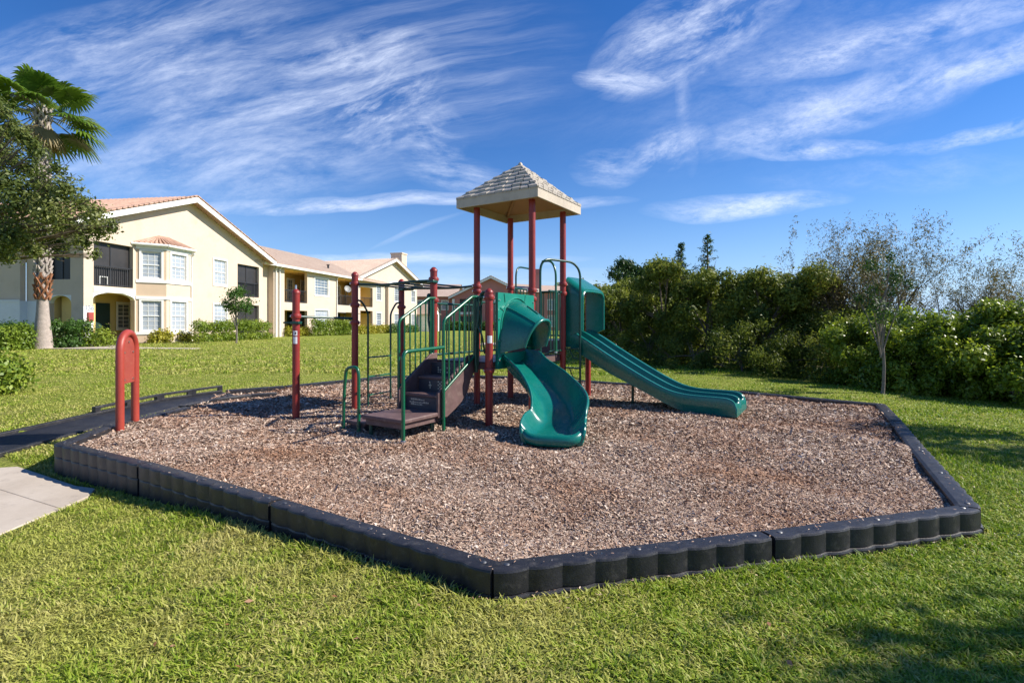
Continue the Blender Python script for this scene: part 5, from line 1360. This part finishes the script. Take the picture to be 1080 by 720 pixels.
# bare, thin-leaved willows and the staked tree
def willow(px, Y, ty, spread, label, seed, nst=7, nleaf=26, base_py=None, tr=.045, name='willow_tree', leafm='willow_leaf', lsize=.074, zfork=.2):
    rg = random.Random(seed); x = X(px, Y); g = gz1(x, Y); zt = Zt(ty, Y)
    t = thing(name, (x, Y, g), label, 'tree', G_HEDGE); mb = MB(); tips = []
    def grow(p, d, L, r, lev):
        pts = [p]; q = p.copy(); dd = d.copy(); n = 5
        for i in range(n):
            dd = (dd+Vector((rg.gauss(0, .11), rg.gauss(0, .11), .05))).normalized(); q = q+dd*(L/n); pts.append(q.copy())
        mb.tube(pts, [r*(1-.7*i/n) for i in range(n+1)], 5 if lev < 2 else 3, cap=False)
        if lev >= 1:
            for i in range(2, n+1): tips.append((pts[i], dd))
        if lev < 3:
            for _ in range(5 if lev < 2 else 3):
                i = rg.randint(1, n); a = rg.random()*6.28; o = Vector((math.cos(a), math.sin(a), 0)); grow(pts[i], (dd*1.0+o*rg.uniform(.35, .75)).normalized(), L*rg.uniform(.42, .64), r*(1-.7*i/n)*.62, lev+1)
    for s in range(nst):
        a = 6.28*s/nst+rg.random(); o = Vector((math.cos(a), math.sin(a), 0)); H = (zt-g)*rg.uniform(.44, .61)
        grow(Vector((x, Y, g))+o*.06, (Vector((0, 0, 1))+o*spread*rg.uniform(.15, 1)).normalized(), H, tr*rg.uniform(.6, 1), 0)
    mb.build('trunk', 'twig', t, smooth=True)
    r2 = np.random.default_rng(seed); C = []
    for p, d in tips:
        if p.z < g+.40*(zt-g): continue
        for _ in range(3 if rg.random() < .6 else 1): C.append(np.array(p)+r2.normal(0, .045, 3))
    C = np.array(C); leaves('crown', C, np.tile([0, 0, .4], (len(C), 1)), np.full(len(C), lsize), .22, leafm, t, droop=.7, rg=r2)
    return t
willow(905, 12.6, 222, .42, 'tall thin willow with few leaves rising above the thicket right of centre', 11, 9)
willow(872, 13.4, 238, .35, 'leaning thin willow with yellowing leaves left of the tallest one', 12, 6)
willow(1035, 13.0, 246, .45, 'thin bare willow near the right edge of the picture', 13, 8)
willow(938, 14.0, 236, .45, 'thin twiggy willow between the two taller ones', 14, 7)
willow(922, 13.2, 228, .40, 'thin willow standing just right of the tallest one', 17, 7)
willow(1068, 13.0, 256, .4, 'thin bare willow cut by the right edge', 15, 5)
# staked small tree standing in front of the thicket
def staked():
    Y = 8.85; x = X(930, Y); g = gz1(x, Y); rg = np.random.default_rng(21)
    t = thing('young_tree', (x, Y, g), 'young tree with slim pale trunk standing in front of the right thicket', 'tree')
    cl = [(x+rg.normal(0, .22), Y+rg.normal(0, .2), z, rg.uniform(.10, .2)) for z in np.linspace(1.15, 2.25, 16)]
    limbs(x, Y, g, cl, .03, 'bark_grey', t, rg=rg, n=14, fork=.4)
    C, Nn, Rv = clump_points(cl, 2000, rg, .2); leaves('crown', C, Nn, np.full(len(C), .055), .4, 'pine_leaf', t, rg=rg, rnd=Rv)
staked()
# far trees beyond the pink house
for i, (px, Y, ty, hw, lb) in enumerate(((588, 95, 286, 14, 'round yellow-green tree beyond the pink chimney'), (612, 100, 290, 12, 'far tree peeping out left of the straight slide hood'), (640, 70, 291, 16, 'far tree right behind the top of the straight slide hood'), (556, 105, 298, 14, 'far dark tree behind the pink house roof'), (620, 60, 318, 26, 'far broad tree seen under the straight slide hood'), (600, 85, 322, 20, 'far tree behind the right end of the pink house'))):
    x = X(px, Y); tree('distant_tree', x, Y, .8, Zt(ty, Y), hw*Y/545, lb, 'tree', 'far trees beyond the pink house', 'oak_leaf' if i else 'hedge_leaf', 22, 4000, .4, 150+i, .6, .2)

# oak at the left, trunk beyond the frame
def oak():
    Y = 14.5; x = -17.6; rg = np.random.default_rng(33); g = gz1(x, Y)
    t = thing('oak_tree', (x, Y, g), 'leafy oak whose branches hang across the upper left in front of the building', 'tree')
    cl = []
    def put(px, py, r, dy=0): cl.append((X(px, Y+dy), Y+dy, Zt(py, Y+dy), r))
    # crown outline falls from upper left to a ragged point at the right
    for (px, py, r) in ((0, 118, .38), (14, 134, .32), (-22, 105, .6), (30, 150, .26), (-60, 130, .9), (-20, 150, .7), (8, 165, .45), (28, 178, .45), (5, 195, .55), (-40, 190, .9), (48, 200, .5), (70, 200, .4), (25, 215, .6), (-10, 225, .7), (55, 222, .55), (85, 215, .42), (75, 238, .5), (102, 225, .34), (104, 243, .36), (118, 238, .22),
                        (-40, 245, .8), (10, 250, .55), (40, 248, .5), (-10, 262, .45), (62, 258, .36), (88, 255, .32), (20, 140, .28), (38, 160, .3), (60, 178, .26), (-80, 160, 1.2), (-110, 220, 1.2), (100, 268, .18), (36, 264, .26), (8, 268, .3)):
        put(px, py, r, rg.uniform(-1.0, 1.0))
    mb = MB().tube([(x, Y, g-.2), (x+.1, Y, 1.2), (x+.3, Y, 2.4), (x+.8, Y, 3.6)], [.34, .26, .22, .16], 12)
    b = Vector((x+.3, Y, 2.4))
    for c in cl:
        e = Vector(c[:3]); m = b.lerp(e, .5)+Vector((0, 0, .3)); pts = arc(b if c[2] < 4 else Vector((x+.8, Y, 3.5)), m, e, 8); mb.tube(pts, [.075*(1-.1*i) for i in range(9)], 6)
        for _ in range(5):
            q = e+Vector(rg.normal(0, 1, 3))*c[3]*.8; mb.tube([pts[6], q], [.016, .005], 4)
    mb.build('trunk', 'bark', t, smooth=True)
    C, Nn, Rv = clump_points(cl, 36000, rg, .1); leaves('crown', C, Nn, np.full(len(C), .105), .5, 'oak_leaf', t, rg=rg, rnd=Rv)
    # loose outer sprays
oak()
# tree standing out of frame on the right: its shade falls on the near lawn
def shade_tree(x, Y, z0, z1, r, lb, seed, n):
    tree('oak_tree', x, Y, z0, z1, r, lb, 'tree', None, 'oak_leaf', 30, n, .13, seed, .55, .12, cr=(.2, .5), shell=.05)
shade_tree(7.1, .85, 2.6, 5.4, 1.7, 'small oak on the lawn right of the playground, out of the photo', 61, 2300)
shade_tree(10.6, 5.3, 3.0, 5.4, 1.3, 'second small oak farther back on the lawn, right of the playground, out of the photo', 62, 3000)

# palm
def palm():
    Y = 21.0; x = X(45, Y); g = gz1(x, Y)+.0; rg = random.Random(4); zt = Zt(121, Y)
    t = thing('palm_tree', (x, Y, g), 'tall fan palm with a criss-crossed trunk in front of the cream building', 'palm tree')
    zb = Zt(316, Y)
    prof = [(.36, 0), (.33, .25), (.27, .8), (.215, 1.4), (.185, zb-g), (.16, zt-g)]
    MB().lathe((x, Y, g-.05), prof, 18).build('trunk', 'palm_trunk', t, smooth=True)
    # old leaf bases in a criss-cross
    for (za, zc, mat, ln) in ((zb-.0, zb+1.0, 'palm_husk', .30), (zb+.9, zt, 'palm_boot', .34)):
        mb = MB(); z = za; k = 0
        while z < zc:
            for i in range(6):
                a = i*1.047+(k % 2)*.52; c = Vector((math.cos(a), math.sin(a), 0)); s = Vector((-c.y, c.x, 0))
                for sg in (-1, 1):
                    jt = rg.uniform(-.03, .03); p = Vector((x, Y, z+jt))+c*.17+s*.09*sg; q = Vector((x, Y, z+ln*rg.uniform(.65, 1.0)))+c*rg.uniform(.20, .29)+s*jt
                    mb.add([p-s*.03, p+s*.03, q+s*.035, q-s*.035, p-s*.03+c*.05, p+s*.03+c*.05, q+s*.03+c*.06, q-s*.03+c*.06], [(0, 3, 2, 1), (4, 5, 6, 7), (0, 1, 5, 4), (1, 2, 6, 5), (2, 3, 7, 6), (3, 0, 4, 7)])
            z += .2; k += 1
        mb.build('leaf_base', mat, t)
    top = Vector((x, Y, zt)); V = []; Fc = []; Rv = []
    pet = MB()
    def fan(direction, elev, L, dry=False):
        a = direction; d = Vector((math.cos(a)*math.cos(elev), math.sin(a)*math.cos(elev), math.sin(elev)))
        hub = top+d*L*.80-Vector((0, 0, .04*L)); pet.tube([top, top.lerp(hub, .5)+Vector((0, 0, .06)), hub], [.03, .02, .014], 5)
        side = Vector((-math.sin(a), math.cos(a), 0)); up = d.cross(side)*-1; ns = 26; rv = rg.random()
        fl = L*.62
        for i in range(ns):
            an = (i/(ns-1)-.5)*math.radians(250); sd = (d*math.cos(an)+side*math.sin(an)).normalized(); ll = fl*(.72+.28*math.cos(an*.8))*rg.uniform(.92, 1.05)
            ww = side*math.cos(an)-d*math.sin(an); ww.normalize(); wid = ll*.075
            fold = up*(.012*(1 if i % 2 else -1))
            p = [hub]
            pts = []
            for (f, w_, dr) in ((.04, .15, 0), (.45, 1.0, .03), (.75, .7, .14), (1.0, .06, .36)):
                c = hub+sd*ll*f-Vector((0, 0, dr*ll*(1.2 if dry else 1)))+fold+up*(.10*ll*math.sin(abs(an))*f)
                pts += [c-ww*wid*w_, c+ww*wid*w_]
            k0 = len(V); V.extend([tuple(q) for q in pts]); Fc.extend([(k0, k0+1, k0+3, k0+2), (k0+2, k0+3, k0+5, k0+4), (k0+4, k0+5, k0+7, k0+6)]); Rv.extend([min(1, rv*.7+.3*rg.random())]*8)
    for i in range(34):
        el = math.radians([66, 44, 24, 4, -20][i % 5]+rg.uniform(-9, 9)); fan(i*2.399+rg.uniform(-.2, .2), el, rg.uniform(1.25, 1.80))
    npmesh('fronds', np.array(V), np.array(Fc), 'palm_leaf', t, rnd=np.array(Rv))
    V = []; Fc = []; Rv = []
    for i in range(7): fan(i*.9+.3, math.radians(-55+rg.uniform(-10, 10)), 1.05, True)
    npmesh('dry_fronds', np.array(V), np.array(Fc), 'palm_dry', t, rnd=np.array(Rv))
    pet.build('leaf_stalks', 'petiole', t, smooth=True)
palm()

# hedges and garden plants along the building
def hedge(px0, px1, Y0, Y1, ytop, leafm, label, seed, name='hedge', n=6000, ls=.09, th=.9, cat='hedge', boxy=True):
    rg = np.random.default_rng(seed); x0, x1 = X(px0, Y0), X(px1, Y1); g = gz1((x0+x1)/2, (Y0+Y1)/2); h = Zt(ytop, (Y0+Y1)/2)
    t = thing(name, ((x0+x1)/2, (Y0+Y1)/2, g), label, cat)
    L = math.hypot(x1-x0, Y1-Y0); k = max(2, int(L/.55)); cl = []
    for i in range(k):
        f = (i+.5)/k
        for hh in np.linspace(g+.22, h-.30, max(2, int((h-g)/.4))):
            for s in (-.3, .3): cl.append((x0+(x1-x0)*f+rg.normal(0, .06), Y0+(Y1-Y0)*f+s*th, hh+rg.normal(0, .05), .36*rg.uniform(.85, 1.1)))
    mb = MB()
    for c in cl[::3]: mb.tube([(c[0], c[1], g-.1), (c[0], c[1], c[2])], [.02, .008], 5)
    mb.build('stems', 'bark', t)
    C, Nn, Rv = clump_points(cl, n, rg, .5); kk = C[:, 2] > g; leaves('foliage', C[kk], Nn[kk], np.full(kk.sum(), ls), .6, leafm, t, rg=rg, rnd=Rv[kk])
hedge(-12, 27, 20.0, 20.0, 345, 'hedge_leaf', 'low yellow-green hedge at the far left in front of the palm', 1, n=6000)
hedge(-20, 36, 21.6, 21.6, 340, 'hedge_dark', 'dark green hedge behind the yellow one left of the palm', 2, n=6000)
hedge(58, 88, 21.6, 22.0, 338, 'hedge_dark', 'dark green hedge right of the palm trunk', 3, n=6000)
hedge(95, 114, 22.3, 22.6, 346, 'hedge_leaf', 'small clipped yellow-green shrub beside the arched porch', 4, name='shrub', cat='shrub', n=2500, th=.5)
hedge(160, 180, 26.5, 27.5, 348, 'croton_leaf', 'yellow shrub under the bay window', 5, name='shrub', cat='shrub', n=1400, ls=.12, th=.5)
hedge(186, 204, 28.3, 29.0, 352, 'croton_leaf', 'thin low yellow shrub right of the bay window', 6, name='shrub', cat='shrub', n=500, ls=.12, th=.4)
hedge(208, 284, 28.5, 34.0, 339, 'hedge_leaf', 'long clipped green hedge under the second gable window', 7, n=14000, ls=.10)
hedge(303, 326, 40.5, 43.0, 344, 'croton_leaf', 'yellow shrubs beside the first balcony column', 8, name='shrub', cat='shrub', n=2000, ls=.13)
hedge(330, 372, 42.5, 46.5, 337, 'hedge_leaf', 'clipped green hedge in front of the middle section windows', 9, n=9000, ls=.12)
hedge(376, 412, 49, 55, 343, 'croton_leaf', 'row of yellow shrubs along the far gable wall', 10, name='shrub', cat='shrub', n=5000, ls=.15)
hedge(412, 440, 54, 60, 342, 'hedge_dark', 'dark shrub at the far end of the cream building', 11, n=2500, ls=.17)
hedge(470, 530, 72, 72, 339, 'hedge_dark', 'dark hedge in front of the pink house gable', 12, n=6000, ls=.2)
hedge(-14, 5, 8.3, 8.5, 378, 'hedge_leaf', 'bright green bush cut by the left edge of the picture', 13, name='shrub', cat='shrub', n=3500, ls=.07, th=.4)
tree('young_tree', X(249, 27), 27, 1.25, Zt(300, 27), 1.2, 'small thin tree in front of the gable wall hedge', 'tree', None, 'hedge_dark', 16, 1900, .14, 77, .4, .045, 'bark_grey', (.25, .45), shell=.1)

# small things
def fallen():
    n = 26; rg = np.random.default_rng(12); x, y = perspective_points(n*6, 1.7, 9, 1.0, 1.1, .3); P = np.stack([x, y], 1)
    d = np.maximum(np.maximum(sdist(P, POLY), sdist(P, RAMP)), sdist(P, WALK)); P = P[d < -.05][:n]; n = len(P)
    C = np.stack([P[:, 0], P[:, 1], gz(P[:, 0], P[:, 1])+.030], 1)
    o = leaves('fallen_leaves', C, np.tile([0, 0, 2.2], (n, 1)), np.full(n, .032), .55, 'dead_leaf', None, rg=rg); tag(o, 'dry brown fallen leaves and bark scraps lying on the grass', 'fallen leaves', kind='stuff')
leafmat('dead_leaf', [(.16, .06, .025), (.30, .13, .06), (.42, .26, .16)], .7, .15)
fallen()
def loggia_chair():
    F = Fac((-19.80, 23.88), (.134, .991), ZB); p = F.p(.95, -.62, 2.80)
    t = thing('balcony_chair', tuple(p), 'white slatted chair on the upper balcony of the nearest gable', 'chair')
    def bx(name, u, o, h, du, do, dh): MB().obox(F.p(.95+u, -.62+o, 2.82+h), F.d*du, F.n*do, (0, 0, dh)).build(name, 'white_trim', t)
    for u in (0, .42):
        for o_ in (0, .40): bx('leg', u, o_, 0, .05, .05, .42)
    bx('seat', 0, 0, .42, .47, .45, .04)
    b = MB()
    for i in range(5): b.obox(F.p(.95+.03+i*.09, -.62, 3.28), F.d*.05, F.n*.03, (0, 0, .45))
    b.obox(F.p(.95, -.62, 3.72), F.d*.47, F.n*.035, (0, 0, .06)); b.build('backrest', 'white_trim', t)
loggia_chair()
def dish():
    F = Fac((-18.03, 39.47), (.187, .982), ZB); p = F.p(10.7, .12, 3.85)
    t = thing('satellite_dish', tuple(F.p(10.7, -.1, 3.7)), 'grey satellite dish clamped to the railing of the second recessed balcony', 'satellite dish')
    aim = (F.n*.8-F.d*.5+Vector((0, 0, .4))).normalized(); a = aim.cross(Vector((0, 0, 1))).normalized(); b = a.cross(aim)
    c = p+Vector((0, 0, .45)); secs = []
    for r_, d_ in ((.02, 0), (.15, .015), (.28, .05), (.36, .09), (.35, .085), (.27, .03), (.14, -.01), (.02, -.02)):
        secs.append([c+aim*d_+a*(r_*math.cos(k))+b*(r_*math.sin(k)) for k in [math.tau*i/16 for i in range(16)]])
    MB().loft(secs).build('reflector', 'grey_box', t, smooth=True)
    MB().tube([p-Vector((0, 0, .2)), p+Vector((0, 0, .2)), c], .03, 8).build('mast', 'metal_rail', t, smooth=True)
    MB().tube([c-b*.3, c+aim*.4-b*.1], .012, 6).build('feed_arm', 'metal_rail', t, smooth=True)
dish()
def flange_bolts():
    for z in (.72, .95, 1.2, 1.42):
        for b_ in (-.855, -.065): MB().tube([D(.045, b_, z), D(.062, b_, z)], .009, 8).build('bolt', 'bolt_steel', PS, smooth=True)
flange_bolts()
# ------------------------------------------------------------------ render
SC.render.engine = 'CYCLES'
SC.cycles.max_bounces = 6; SC.cycles.diffuse_bounces = 3; SC.cycles.glossy_bounces = 3; SC.cycles.transmission_bounces = 3
SC.cycles.use_denoising = True
